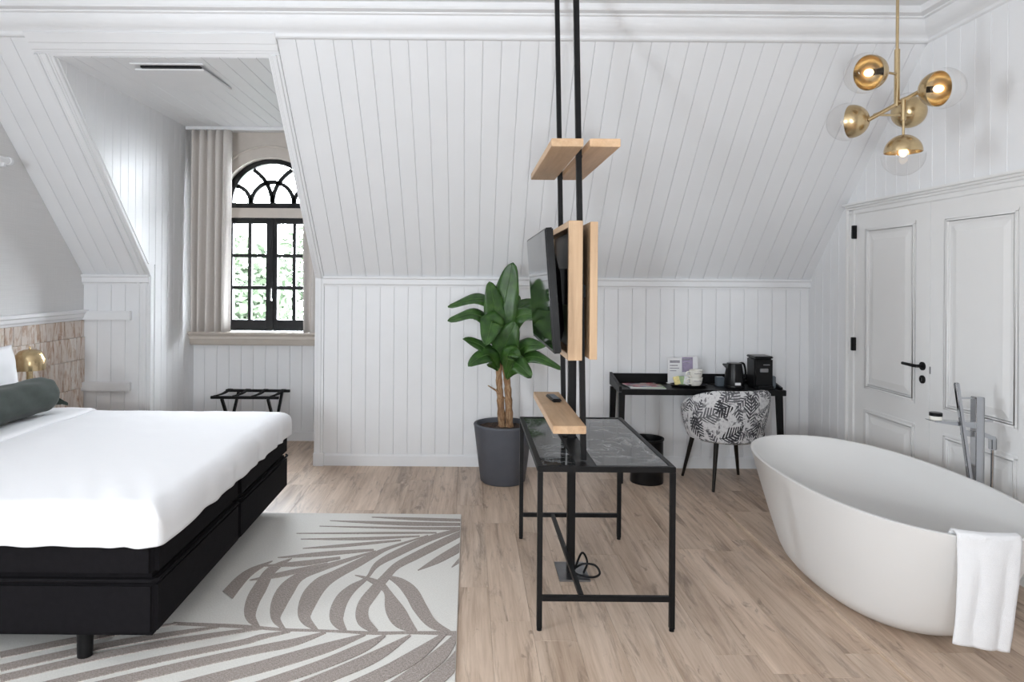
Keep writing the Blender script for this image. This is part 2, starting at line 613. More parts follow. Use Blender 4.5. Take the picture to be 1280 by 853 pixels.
# ------------------------------------------------------------------ the room's measures
XL, XR, YB, YREAR = -3.31, 2.92, 5.86, -2.5
ZK = 1.61                      # knee wall height, where the slope starts
YC, ZC = 4.35, 3.16            # where the slope meets the cornice
ZCEIL = 3.30
AL, AR, YW, ZA = -2.727, -1.32, 6.74, 3.05   # dormer recess: left, right, window wall, its ceiling
SL = (ZC - ZK) / (YB - YC)
def zs(y):
    return ZK + (YB - y) * SL
YA = YB - (ZA - ZK) / SL       # slope reaches the recess ceiling here
BW = 0.12

def board(parent, O, U, V, N, quad, mat='white', ch=0.0034, th=0.010):
    """one tongue and groove board: quad = [(u0,va),(u1,va'),(u1,vb'),(u0,vb)], grooves chamfered along its two long sides"""
    O, U, V, N = Vector(O), Vector(U), Vector(V), Vector(N)
    (u0, a0), (u1, a1), (_, b1), (_, b0) = quad
    g = 0.001
    w = u1 - u0
    if w < 0.02:
        return None
    def va(u): return lerp(a0, a1, (u - u0) / w)
    def vb(u): return lerp(b0, b1, (u - u0) / w)
    V_ = []
    for inset, d in ((g, 0.0), (g, th - ch * 0.7), (ch, th)):
        ul, ur = u0 + inset, u1 - inset
        for u, f in ((ul, va), (ur, va), (ur, vb), (ul, vb)):
            V_.append(O + U * u + V * f(u) + N * d)
    F = []
    for k in (0, 4):
        for i in range(4):
            j = (i + 1) % 4
            F.append((k + i, k + j, k + 4 + j, k + 4 + i))
    F.append((8, 9, 10, 11))
    m = MB().add(V_, F)
    return m.build('board', mat, parent)

# ------------------------------------------------------------------ floor
fl = MB()
fl.box(XL - 0.1, YREAR - 0.1, -0.12, XR + 0.1, YB + 0.05, -0.006)
fl.box(AL - 0.1, YB + 0.04, -0.12, AR + 0.1, YW + 0.1, -0.006)
floor = struct('floor', fl, 'floor')
def plank_mb(m, x0, y0, x1, y1, zt, zb):
    c = 0.0014
    g = 0.0003
    m.add([(x0 + g, y0 + g, zb), (x1 - g, y0 + g, zb), (x1 - g, y1 - g, zb), (x0 + g, y1 - g, zb),
           (x0 + g, y0 + g, zt - c), (x1 - g, y0 + g, zt - c), (x1 - g, y1 - g, zt - c), (x0 + g, y1 - g, zt - c),
           (x0 + c, y0 + c, zt), (x1 - c, y0 + c, zt), (x1 - c, y1 - c, zt), (x0 + c, y1 - c, zt)],
          [(0, 1, 5, 4), (1, 2, 6, 5), (2, 3, 7, 6), (3, 0, 4, 7), (4, 5, 9, 8), (5, 6, 10, 9), (6, 7, 11, 10), (7, 4, 8, 11), (8, 9, 10, 11)])
def planks(x0, x1, y0, y1, zt=0.0, zb=-0.006, join=False, parent=None):
    x = x0
    row = 0
    jm = MB()
    while x < x1 - 0.01:
        xe = min(x + 0.19, x1)
        if x1 - xe < 0.04:
            xe = x1
        y = y0
        L = random.uniform(0.35, 1.3)
        while y < y1 - 0.01:
            ye = min(y + L, y1)
            if y1 - ye < 0.18:
                ye = y1
            m = jm if join else MB()
            plank_mb(m, x, y, xe, ye, zt, zb)
            if not join:
                m.build('plank', 'floor', parent or floor)
            y = ye
            L = 1.29
        x = xe
        row += 1
    if join:
        o = jm.build('plank_rows', 'floor', parent or floor)
        o['kind'] = 'stuff'
PX, PY = 1.775, 4.70           # bath platform corner
planks(XL, PX, 2.3, YB)
planks(PX, XR, PY, YB)
planks(AL, AR, YB, YW)
planks(XL, XR, YREAR, 2.3, join=True)
plat = MB().box(PX, 2.3, -0.006, XR, PY, 0.012)
platform = struct('floor_bath_platform', plat, 'floor')
planks(PX + 0.02, XR, 2.3, PY - 0.02, 0.018, 0.012, parent=platform)
MB().hexa([(PX, 2.3, 0), (PX + 0.02, 2.3, 0), (PX + 0.02, PY, 0), (PX, PY, 0),
           (PX + 0.006, 2.3, 0.018), (PX + 0.02, 2.3, 0.0185), (PX + 0.02, PY - 0.02, 0.0185), (PX + 0.006, PY - 0.006, 0.018)]).build('edge_strip', 'edge', platform)
MB().hexa([(PX, PY - 0.02, 0), (XR, PY - 0.02, 0), (XR, PY, 0), (PX, PY, 0),
           (PX + 0.02, PY - 0.02, 0.0185), (XR, PY - 0.02, 0.0185), (XR, PY - 0.006, 0.018), (PX + 0.006, PY - 0.006, 0.018)]).build('edge_strip', 'edge', platform)

# ------------------------------------------------------------------ back knee wall
wb = MB()
wb.box(AR + 0.005, YB, 0, XR + 0.1, YB + 0.12, ZK + 0.1)
wb.box(XL - 0.1, YB, 0, AL - 0.005, YB + 0.12, ZK + 0.1)
wall_back = struct('wall_back', wb, 'white')
x = AR + 0.075
while x < XR - 0.02:
    x1 = min(x + BW, XR)
    board(wall_back, (0, YB, 0), (1, 0, 0), (0, 0, 1), (0, -1, 0), [(x, 0.09), (x1, 0.09), (x1, ZK), (x, ZK)])
    x = x1
x = XL
while x < AL - 0.1:
    x1 = min(x + BW, AL - 0.085)
    board(wall_back, (0, YB, 0), (1, 0, 0), (0, 0, 1), (0, -1, 0), [(x, 0), (x1, 0), (x1, ZK), (x, ZK)])
    x = x1
# two white battens across the narrow panel beside the bed
for z in (1.235, 0.628):
    MB().box(XL + 0.003, YB - 0.055, z, XL + 0.42, YB - 0.01, z + 0.075).build('batten', 'white', wall_back, bevel=0.004)

# rail moulding at the knee
rail_prof = [(0.0, -0.075), (0.014, -0.075), (0.016, -0.062), (0.028, -0.052), (0.030, -0.012), (0.042, -0.004), (0.044, 0.012), (0.0, 0.014)]
for (xa, xb) in ((AR + 0.075, XR), (XL, AL - 0.01)):
    m = MB().prism([(YB - 0.010 - a, ZK + b) for a, b in rail_prof], 'x', xa, xb)
    struct('trim_1' if xa > 0 or xa > -2 else 'trim_2', m, 'white')
# baseboards
bbp = [(0, 0), (0.022, 0), (0.022, 0.085), (0.016, 0.098), (0, 0.1)]
struct('baseboard_back', MB().prism([(YB - a, b) for a, b in bbp], 'x', AR + 0.08, XR), 'white')
m = MB().prism([(YW - a, b) for a, b in bbp], 'x', AL, AR)
struct('baseboard_window', m, 'white')
struct('baseboard_right', MB().prism([(XR - a, b) for a, b in bbp], 'y', 5.26, YB), 'white')

# ------------------------------------------------------------------ sloped ceiling
N_s = Vector((0, -SL, -1)).normalized()
V_s = Vector((0, -1, SL)).normalized()
LS = math.hypot(YB - YC, ZC - ZK)
LA = math.hypot(YB - YA, ZA - ZK)
def slab(m, x0, x1, v0, v1, t=0.12):
    P = []
    for n_ in (0.0, t):
        for (x_, v_) in ((x0, v0), (x1, v0), (x1, v1), (x0, v1)):
            P.append(Vector((x_, YB, ZK)) + V_s * v_ - N_s * n_)
    m.hexa(P)
m = MB()
slab(m, AR + 0.005, XR + 0.1, -0.1, LS + 0.15)
slab(m, XL - 0.1, AL - 0.005, -0.1, LS + 0.15)
slab(m, AL - 0.005, AR + 0.005, LA, LS + 0.15)
slope = struct('ceiling_slope', m, 'ceil')
x = AR + 0.075
while x < XR - 0.02:
    x1 = min(x + BW, XR)
    board(slope, (0, YB, ZK), (1, 0, 0), V_s, N_s, [(x, 0.0), (x1, 0.0), (x1, LS), (x, LS)], 'ceil')
    x = x1
x = XL
while x < AL - 0.12:
    x1 = min(x + BW, AL - 0.10)
    board(slope, (0, YB, ZK), (1, 0, 0), V_s, N_s, [(x, 0.0), (x1, 0.0), (x1, LS), (x, LS)], 'ceil')
    x = x1

# casing round the dormer opening: stepped moulding on the slope, posts on the knee wall
def casing(x0, x1, steps, name):
    m = MB()
    for (a, b, t) in steps:
        xa, xb = lerp(x0, x1, a), lerp(x0, x1, b)
        P = []
        for n_ in (-0.01, t):
            for (x_, v_) in ((xa, -0.012), (xb, -0.012), (xb, LA + 0.02), (xa, LA + 0.02)):
                P.append(Vector((x_, YB, ZK)) + V_s * v_ + N_s * n_)
        m.hexa(P)
        m.box(xa, YB - t - 0.004, 0, xb, YB + 0.01, ZK)
    return struct(name, m, 'white', bevel=0.003)
casing(AL - 0.115, AL + 0.002, [(0, 0.2, 0.032), (0.2, 0.36, 0.022), (0.36, 0.68, 0.028), (0.68, 0.82, 0.020), (0.82, 1.0, 0.016)], 'trim_3')
casing(AR - 0.002, AR + 0.075, [(0, 0.2, 0.016), (0.2, 0.4, 0.024), (0.4, 0.75, 0.032), (0.75, 1.0, 0.022)], 'trim_4')
m = MB()
for (a, b, t) in ((0.0, 0.03, 0.016), (0.03, 0.05, 0.022), (0.05, 0.10, 0.028), (0.10, 0.17, 0.034)):
    P = []
    for n_ in (-0.01, t):
        for (x_, v_) in ((AL - 0.115, LA + a), (AR + 0.075, LA + a), (AR + 0.075, LA + b), (AL - 0.115, LA + b)):
            P.append(Vector((x_, YB, ZK)) + V_s * v_ + N_s * n_)
    m.hexa(P)
struct('trim_5', m, 'white', bevel=0.003)
m = MB().box(AR - 0.004, YB - 0.045, 0, AR + 0.085, YB + 0.01, 0.115)
struct('trim_6', m, 'white', bevel=0.005)

# ------------------------------------------------------------------ dormer recess
m = MB()
m.prism([(YB + 0.001, 0), (YW + 0.1, 0), (YW + 0.1, ZA + 0.1), (YA - 0.06, ZA + 0.06), (YB + 0.001, ZK)], 'x', AL - 0.08, AL)
wall_al = struct('wall_recess_left', m, 'white')
m = MB()
m.prism([(YB + 0.001, 0), (YW + 0.1, 0), (YW + 0.1, ZA + 0.1), (YA - 0.06, ZA + 0.06), (YB + 0.001, ZK)], 'x', AR, AR + 0.08)
wall_ar = struct('wall_recess_right', m, 'white')
for (wall, X, nx) in ((wall_al, AL, 1), (wall_ar, AR, -1)):
    y = YW
    while y > YA + 0.06:
        y0 = max(y - BW, YA + 0.02)
        lo0 = 0.0 if y0 >= YB else zs(y0)
        lo1 = 0.0 if y >= YB else zs(y)
        if y0 < YB < y:
            lo0, lo1 = zs(y0), zs(y0) - 0.0
        board(wall, (X, 0, 0), (0, 1, 0), (0, 0, 1), (nx, 0, 0), [(y0, lo0 + 0.02), (y, lo1 + 0.02), (y, ZA), (y0, ZA)])
        y = y0
cr = MB().box(AL - 0.08, YA - 0.02, ZA, AR + 0.08, YW + 0.1, ZA + 0.1)
ceil_r = struct('ceiling_recess', cr, 'ceil')
x = AL
while x < AR - 0.02:
    x1 = min(x + BW, AR)
    board(ceil_r, (0, 0, ZA), (1, 0, 0), (0, 1, 0), (0, 0, -1), [(x, YA + 0.01), (x1, YA + 0.01), (x1, YW), (x, YW)], 'ceil')
    x = x1

# window wall with an arched opening
WX, WR, WSP = -1.985, 0.47, 2.355     # window centre, half width, arch spring height
WZ0 = 1.08
na = 16
arc = [(WX + WR * math.cos(PI * k / na), WSP + (WR - 0.03) * math.sin(PI * k / na)) for k in range(na + 1)]   # right to left
m = MB()
def wallstrip(pts_in, pts_out, y0, y1, m):
    n = len(pts_in)
    V = []
    for y_ in (y0, y1):
        V += [(a, y_, b) for a, b in pts_in] + [(a, y_, b) for a, b in pts_out]
    F = []
    for i in range(n - 1):
        F += [(i, i + 1, n + i + 1, n + i), (2 * n + i, 3 * n + i, 3 * n + i + 1, 2 * n + i + 1), (i, 2 * n + i, 2 * n + i + 1, i + 1)]
    m.add(V, F)
inn = [(WX + WR, WZ0)] + arc + [(WX - WR, WZ0)]
out = [(AR + 0.04, WZ0)] + [(min(AR + 0.04, max(AL - 0.04, WX + 1.6 * (a - WX))), ZA + 0.02 if 0 < k < na else b) for k, (a, b) in enumerate(arc)] + [(AL - 0.04, WZ0)]
out[1] = (AR + 0.04, WSP)
out[na + 1] = (AL - 0.04, WSP)
out[2] = (AR + 0.04, ZA + 0.02)
out[na] = (AL - 0.04, ZA + 0.02)
wallstrip(inn, out, YW, YW + 0.2, m)
wall_w = struct('wall_window', m, 'beige')
mm = MB().box(AL - 0.04, YW + 0.0, 0, AR + 0.04, YW + 0.2, WZ0)
low = mm.build('lower_panel', 'white', wall_w)
x = AL
while x < AR - 0.02:
    x1 = min(x + BW, AR)
    board(low, (0, YW, 0), (1, 0, 0), (0, 0, 1), (0, -1, 0), [(x, 0.09), (x1, 0.09), (x1, 0.95), (x, 0.95)])
    x = x1
# thin raised arch moulding on the plaster above the window
m = MB()
pts = [(WX + (WR + 0.075) * math.cos(PI * k / 24), YW - 0.004, WSP + 0.06 + (WR + 0.02) * math.sin(PI * k / 24)) for k in range(25)]
m.tube(pts, 0.012, 6)
m.build('arch_moulding', 'beige', wall_w, smooth=True)

# sill
m = MB().prism([(YW + 0.16, 1.078), (YW - 0.16, 1.078), (YW - 0.165, 1.062), (YW - 0.15, 1.045), (YW - 0.13, 1.035), (YW - 0.13, 1.01), (YW - 0.115, 0.995),
                (YW - 0.11, 0.965), (YW - 0.09, 0.945), (YW - 0.012, 0.94), (YW - 0.012, 1.0), (YW + 0.16, 1.0)], 'x', AL + 0.012, AR - 0.012)
struct('trim_7', m, 'sill', bevel=0.002)

# window: frame, transom, two casements with 2 x 3 panes, fanlight
YG = YW + 0.13
win = thing('window_1', 'x', 'x', (WX, YG, WZ0))
for k_ in ('label', 'category'):
    del win[k_]
win['kind'] = 'structure'
fr = MB()
fr.box(WX - WR - 0.01, YG - 0.05, WZ0 + 0.0, WX - WR + 0.03, YG + 0.05, WSP)
fr.box(WX + WR - 0.03, YG - 0.05, WZ0 + 0.0, WX + WR + 0.01, YG + 0.05, WSP)
fr.build('frame', 'windowpaint', win, bevel=0.003)
MB().box(WX - WR - 0.01, YG - 0.075, 2.205, WX + WR + 0.01, YG + 0.05, 2.30).build('transom', 'beige', win, bevel=0.004)
def bars(m, seglist, d=0.05, up=(0, 1, 0)):
    pass
for s in (-1, 1):
    xa, xb = (WX - WR + 0.028, WX - 0.004) if s < 0 else (WX + 0.004, WX + WR - 0.028)
    z0, z1 = WZ0 + 0.004, 2.203
    m = MB()
    sw = 0.052
    m.box(xa, YG - 0.03, z0, xa + sw, YG + 0.03, z1)
    m.box(xb - sw, YG - 0.03, z0, xb, YG + 0.03, z1)
    m.box(xa + sw, YG - 0.03, z0, xb - sw, YG + 0.03, z0 + 0.10)
    m.box(xa + sw, YG - 0.03, z1 - 0.055, xb - sw, YG + 0.03, z1)
    sash = m.build('casement', 'windowpaint', win, bevel=0.003)
    gx0, gx1, gz0, gz1 = xa + sw, xb - sw, z0 + 0.10, z1 - 0.055
    xm = (gx0 + gx1) / 2
    m = MB().box(xm - 0.018, YG - 0.022, gz0, xm + 0.018, YG + 0.022, gz1)
    m.build('glazing_bar', 'windowpaint', sash, bevel=0.003)
    for k in (1, 2):
        zz = lerp(gz0, gz1, k / 3)
        MB().box(gx0, YG - 0.020, zz - 0.018, gx1, YG + 0.020, zz + 0.018).build('glazing_bar', 'windowpaint', sash, bevel=0.003)
    for i in range(2):
        for k in range(3):
            pa, pb = (gx0, xm - 0.018) if i == 0 else (xm + 0.018, gx1)
            za, zb = lerp(gz0, gz1, k / 3) + (0.018 if k else 0), lerp(gz0, gz1, (k + 1) / 3) - (0.018 if k < 2 else 0)
            MB().box(pa, YG - 0.002, za, pb, YG + 0.002, zb).build('pane', 'glass', sash)
MB().box(WX - 0.022, YG - 0.05, WZ0 + 0.004, WX + 0.022, YG - 0.025, 2.203).build('meeting_stile', 'windowpaint', win, bevel=0.005)
m = MB().tube([(WX + 0.005, YG - 0.065, 1.38), (WX + 0.005, YG - 0.075, 1.41), (WX + 0.012, YG - 0.085, 1.50)], [0.012, 0.009, 0.007], 8)
m.build('catch', 'chrome', win, smooth=True)
# fanlight
ZF = 2.355
RI = 0.395
fan = MB()
fan.box(WX - WR, YG - 0.035, 2.30, WX + WR, YG + 0.035, ZF)
n = 24
V, F = [], []
for y_ in (YG - 0.035, YG + 0.035):
    for k in range(n + 1):
        a = PI * k / n
        c_, s_ = math.cos(a), math.sin(a)
        ro = min(0.475 / max(abs(c_), 1e-6), 0.435 / max(s_, 1e-6), 0.475 * 1.02 / max((abs(c_) * 0.72 + s_ * 0.80), 1e-6))
        V += [(WX + RI * c_, y_, ZF + RI * s_), (WX + ro * c_, y_, ZF + ro * s_)]
h = 2 * (n + 1)
for k in range(n):
    a, b, c, d = 2 * k, 2 * k + 1, 2 * k + 3, 2 * k + 2
    F += [(a, b, c, d), (h + a, h + d, h + c, h + b), (a, d, h + d, h + a), (b, h + b, h + c, c)]
fan.add(V, F)
fanl = fan.build('fanlight', 'windowpaint', win, smooth=True, angle=30)
def arcbar(cx, R, name='curved_bar'):
    pts = []
    for k in range(41):
        a = PI * k / 40
        px, pz = cx + R * math.cos(a), R * math.sin(a)
        if px * px + pz * pz <= (RI + 0.012) ** 2 and pz >= 0:
            pts.append((WX + px, YG, ZF + pz))
    m = MB()
    V, F = [], []
    for i, p in enumerate(pts):
        a = math.atan2(p[2] - ZF, p[0] - WX - cx)
        for (dr, dy) in ((-0.021, -0.022), (0.021, -0.022), (0.021, 0.022), (-0.021, 0.022)):
            V.append((p[0] + dr * math.cos(a), p[1] + dy, p[2] + dr * math.sin(a)))
    for i in range(len(pts) - 1):
        for k in range(4):
            k2 = (k + 1) % 4
            F.append((i * 4 + k, i * 4 + k2, i * 4 + 4 + k2, i * 4 + 4 + k))
    m.add(V, F)
    m.build(name, 'windowpaint', fanl)
arcbar(0, 0.212)
arcbar(-RI, 0.39)
arcbar(RI, 0.39)
arcbar(-RI, 0.175)
arcbar(RI, 0.175)
m = MB()
pl = [(WX + (RI + 0.01) * math.cos(PI * k / n), ZF + (RI + 0.01) * math.sin(PI * k / n)) for k in range(n + 1)]
m.prism(pl, 'y', YG - 0.002, YG + 0.002)
m.build('pane', 'glass', fanl)

# curtains and their ceiling rail
def curtain(x0, x1, y, z0, z1, folds, amp, label, seed):
    rnd = random.Random(seed)
    ph = rnd.random() * 6
    def fn(u, v):
        z = lerp(z0, z1, v)
        k = 1.0 - 0.25 * v
        xx = lerp(x0, x1, u) + 0.012 * math.sin(u * 9 + v * 2 + ph) * (1 - v)
        w = math.sin(u * folds * 2 * PI + ph + 0.5 * math.sin(v * 2 + u * 3))
        w = math.copysign(abs(w) ** 0.7, w)
        return (xx + 0.01 * math.cos(u * folds * 2 * PI), y + amp * w * k, z)
    m = MB().grid(fn, folds * 16 + 1, 14)
    o = m.build('curtain', 'curtain', None, smooth=True, angle=80, solid=0.004)
    return tag(o, label, 'curtain')
curtain(AL + 0.07, -2.29, 6.49, 1.085, 3.005, 5, 0.055, 'pale beige pleated curtain hanging left of the arched window', 3)
curtain(-1.60, AR - 0.035, 6.49, 1.085, 3.005, 3, 0.035, 'pale beige curtain sliver hanging right of the arched window, half hidden by the sloping ceiling', 4)
m = MB().box(AL + 0.02, 6.47, 3.008, AR - 0.02, 6.51, ZA - 0.011)
tag(m.build('curtain_rail', 'white', None, bevel=0.003), 'slim white curtain rail on the recess ceiling above the window', 'curtain rail')

# ------------------------------------------------------------------ side walls, ceiling, cornice
def poly_wall(xa, xb):
    return [(YREAR, 0), (YB + 0.1, 0), (YB + 0.1, ZK + 0.05), (YC - 0.05, ZC + 0.2), (YREAR, ZC + 0.2)]
m = MB().prism(poly_wall(0, 0), 'x', XR, XR + 0.12)
wall_right = struct('wall_right', m, 'white')
# left wall has a window out of view, its opening sized to balance the light
m = MB()
m.prism([(1.6, 0), (YB + 0.1, 0), (YB + 0.1, ZK + 0.05), (YC - 0.05, ZC + 0.2), (1.6, ZC + 0.2)], 'x', XL - 0.12, XL)
m.box(XL - 0.12, YREAR, 0, XL, 0.5, ZC + 0.2)
m.box(XL - 0.12, 1.0, 0, XL, 1.6, ZC + 0.2)
m.box(XL - 0.12, 0.5, 0, XL, 1.0, 1.2)
m.box(XL - 0.12, 0.5, 2.4, XL, 1.0, ZC + 0.2)
wall_left = struct('wall_left', m, 'wallpaper')
# rear wall with an unseen window opening sized to balance the light
m = MB()
zt = ZC + 0.2
xs = [XL - 0.12, -2.12, -1.47, 0.65, 2.45, XR + 0.12]
for a, b in ((0, 1), (2, 5)):
    m.box(xs[a], YREAR - 0.12, 0, xs[b], YREAR, zt)
for a, b in ((1, 2),):
    m.box(xs[a], YREAR - 0.12, 0, xs[b], YREAR, 1.2)
    m.box(xs[a], YREAR - 0.12, 2.3, xs[b], YREAR, zt)
struct('wall_rear', m, 'white')
m = MB().box(XL - 0.12, YREAR - 0.12, ZCEIL, XR + 0.12, YC + 0.3, ZCEIL + 0.1)
struct('ceiling', m, 'ceil')

# door: frame opening measures on the right wall
DY0, DYM, DY1, DZ = 5.135, 4.300, 3.465, 2.115
FO0, FO1, FZ = 5.235, 3.365, 2.20
y = YB
while y > 2.75:
    y0 = max(y - BW, 2.7)
    def top(yy):
        return min(zs(yy), ZC)
    segs = []
    if y0 >= FO0:
        segs = [(0.09, y0, y)]
    elif y > FO0:
        segs = [(0.09, FO0, y), (FZ, y0, FO0)]
    elif y0 >= FO1:
        segs = [(FZ, y0, y)]
    elif y > FO1:
        segs = [(FZ, FO1, y), (0.0, y0, FO1)]
    else:
        segs = [(0.0, y0, y)]
    for lo, ya, yb_ in segs:
        board(wall_right, (XR, 0, 0), (0, 1, 0), (0, 0, 1), (-1, 0, 0), [(ya, lo), (yb_, lo), (yb_, top(yb_)), (ya, top(ya))])
    y = y0

# cornice
cor = [(0.03, -0.03), (-0.012, -0.03), (-0.022, -0.022), (-0.024, -0.006), (-0.034, 0.004), (-0.05, 0.012), (-0.075, 0.03), (-0.095, 0.06), (-0.10, 0.085),
       (-0.118, 0.09), (-0.12, 0.098), (-0.165, 0.102), (-0.172, 0.112), (-0.175, 0.14), (0.03, 0.14)]
# the run along the slope, mitred into the right wall
def run_back():
    m = MB()
    n = len(cor)
    V = []
    for a, b in cor:
        V.append((XL, YC + a, ZC + b))
    for a, b in cor:
        V.append((XR + min(a, 0) * 1.0, YC + a, ZC + b))
    F = [(i, (i + 1) % n, n + (i + 1) % n, n + i) for i in range(n)] + [tuple(range(n))[::-1]]
    m.add(V, F)
    V = []
    for a, b in cor:
        V.append((XR + a, YC + min(a, 0) * 1.0, ZC + b))
    for a, b in cor:
        V.append((XR + a, YREAR, ZC + b))
    m.add(V, F)
    return m
struct('trim_8', run_back(), 'white', smooth=True, angle=25, weld=False)

# wall left: chair rail and whitewashed wood mosaic behind the bed
m = MB().prism([(XL, 1.235), (XL + 0.018, 1.235), (XL + 0.022, 1.25), (XL + 0.034, 1.262), (XL + 0.036, 1.285), (XL + 0.05, 1.295), (XL + 0.052, 1.318), (XL, 1.32)],
               'y', 1.7, YB - 0.012)
struct('trim_9', m, 'white')
rnd = random.Random(11)
rows = [(0.42, 0.66), (0.66, 0.90), (0.90, 1.09), (1.09, 1.234)]
for r, (za, zb) in enumerate(rows):
    y = 3.55 + 0.04 * (r % 2)
    while y < YB - 0.015:
        w = rnd.uniform(0.075, 0.14)
        y1 = min(y + w, YB - 0.012)
        if YB - y1 < 0.05:
            y1 = YB - 0.012
        d = rnd.uniform(0.010, 0.019)
        g = 0.0012
        dz0 = rnd.uniform(-0.02, 0.02) if r else 0
        MB().hexa([(XL, y + g, za + g), (XL + d, y + g, za + g), (XL + d, y1 - g, za + g), (XL, y1 - g, za + g),
                   (XL, y + g, zb - g), (XL + d, y + g, zb - g), (XL + d, y1 - g, zb - g), (XL, y1 - g, zb - g)]).build('wood_block', 'block', wall_left, bevel=0.0015, seg=1)
        y = y1

# ------------------------------------------------------------------ double door
door = thing('door_1', 'x', 'x', (XR, DYM, 0))
for k_ in ('label', 'category'):
    del door[k_]
door['kind'] = 'structure'
m = MB()
def arch_piece(m, ya, yb, za, zb):
    m.box(XR - 0.03, ya, za, XR, yb, zb)
# side architraves and head with stepped profile
for (a, b, t) in ((0.0, 0.022, 0.040), (0.022, 0.07, 0.024), (0.07, 0.1, 0.030)):
    m.box(XR - t, FO0 - b, 0, XR - 0.002, FO0 - a, FZ)
    m.box(XR - t, FO1 + a, 0, XR - 0.002, FO1 + b, FZ)
for (a, b, t) in ((0.0, 0.018, 0.062), (0.018, 0.034, 0.048), (0.034, 0.052, 0.036), (0.052, 0.085, 0.028)):
    m.box(XR - t, FO1 - (0.02 if a == 0 else 0), FZ - b, XR - 0.002, FO0 + (0.02 if a == 0 else 0), FZ - a)
m.build('architrave', 'door', door, bevel=0.004)
def leaf(ya, yb, first):
    lo, hi = min(ya, yb), max(ya, yb)
    XF = XR - 0.018        # leaf face
    lf = MB().box(XF, lo + 0.002, 0.012, XR - 0.001, hi - 0.002, DZ).build('door_leaf', 'door', door, bevel=0.002)
    for (za, zb) in ((0.815, 2.01), (0.16, 0.69)):
        pa, pb = lo + 0.135, hi - 0.14
        m = MB()
        for (i, w, t) in ((0.0, 0.020, 0.007), (0.020, 0.012, 0.012), (0.032, 0.014, 0.006)):
            a0, a1, b0, b1 = pa + i, pb - i, za + i, zb - i
            m.box(XF - t, a0, b0, XF + 0.001, a1, b0 + w)
            m.box(XF - t, a0, b1 - w, XF + 0.001, a1, b1)
            m.box(XF - t, a0, b0 + w, XF + 0.001, a0 + w, b1 - w)
            m.box(XF - t, a1 - w, b0 + w, XF + 0.001, a1, b1 - w)
        m.build('panel_moulding', 'door', lf, bevel=0.003)
        i = 0.10
        m = MB().hexa([(XF, pa + 0.06, za + 0.06), (XF, pb - 0.06, za + 0.06), (XF, pb - 0.06, zb - 0.06), (XF, pa + 0.06, zb - 0.06),
                       (XF - 0.009, pa + i, za + i), (XF - 0.009, pb - i, za + i), (XF - 0.009, pb - i, zb - i), (XF - 0.009, pa + i, zb - i)])
        m.build('raised_panel', 'door', lf)
    return lf
lf1 = leaf(DYM, DY0, True)
lf2 = leaf(DY1, DYM, False)
for z in (1.98, 1.14, 0.25):
    MB().box(XR - 0.048, DY0 - 0.018, z - 0.05, XR - 0.012, DY0 + 0.006, z + 0.05).build('hinge', 'black', door, bevel=0.003)
hy = DYM + 0.062
m = MB()
m.lathe([(0.0, 0.0), (0.027, 0.0), (0.027, -0.008), (0.0, -0.010)], (XR - 0.018, hy, 1.070), (1, 0, 0), 24)
m.tube([(XR - 0.02, hy, 1.070), (XR - 0.062, hy, 1.070), (XR - 0.068, hy + 0.02, 1.071), (XR - 0.068, hy + 0.13, 1.074)], [0.010, 0.010, 0.0105, 0.0095], 12)
m.build('lever_handle', 'black', lf1, smooth=True, angle=50)
m = MB().lathe([(0.0, 0.0), (0.026, 0.0), (0.026, -0.008), (0.011, -0.010), (0.010, -0.006), (0.0, -0.006)], (XR - 0.018, hy, 0.985), (1, 0, 0), 24)
es = m.build('key_rosette', 'black', lf1, smooth=True)
MB().box(XR - 0.0275, hy - 0.002, 0.973, XR - 0.0235, hy + 0.002, 0.995).build('keyhole', 'steel', lf1)
MB().box(XR - 0.022, DYM - 0.012, 1.03, XR - 0.017, DYM - 0.004, 1.075).build('strike_plate', 'steel', lf2)

# ------------------------------------------------------------------ exterior seen through the dormer window
m = MB().box(-40, 8.5, -3.2, 40, 60, -3.0)
struct('ground', m, 'ground')  # lies below the view, pale for its bounce into the recess
def tree(x, y, zc, r, label, seed, n=3000):
    rnd = random.Random(seed)
    t = thing('tree', label, 'tree', (x, y, -3.0), 'trees outside the dormer window')
    m = MB().tube([(x, y, -3.02), (x + 0.1, y, -1.0), (x, y, zc - r * 0.3), (x, y, zc + r * 0.3)], [0.22, 0.17, 0.12, 0.05], 8)
    m.build('trunk', 'bark', t, smooth=True)
    m = MB()
    for k in range(n):
        d = Vector((rnd.gauss(0, 1), rnd.gauss(0, 1), rnd.gauss(0, 1))).normalized() * (rnd.random() ** 0.4) * r
        c = Vector((x, y, zc)) + Vector((d.x, d.y, d.z * 1.2))
        a = Vector((rnd.gauss(0, 1), rnd.gauss(0, 1), rnd.gauss(0, 0.6))).normalized() * 0.13
        b = a.cross(Vector((rnd.gauss(0, 1), rnd.gauss(0, 1), rnd.gauss(0, 1)))).normalized() * 0.07
        m.add([c - a, c + b, c + a, c - b], [(0, 1, 2, 3)])
    o = m.build('foliage', 'outleaf', t, weld=False)
    o['kind'] = 'stuff'
tree(-4.9, 13.0, 0.8, 1.5, 'pale green tree outside behind the left casement', 1)
tree(-3.4, 17.5, 1.0, 1.9, 'leafy tree outside behind the right casement', 2)
tree(-8.2, 19.0, 0.6, 2.4, 'bright tree outside at the left edge of the arched window', 3)

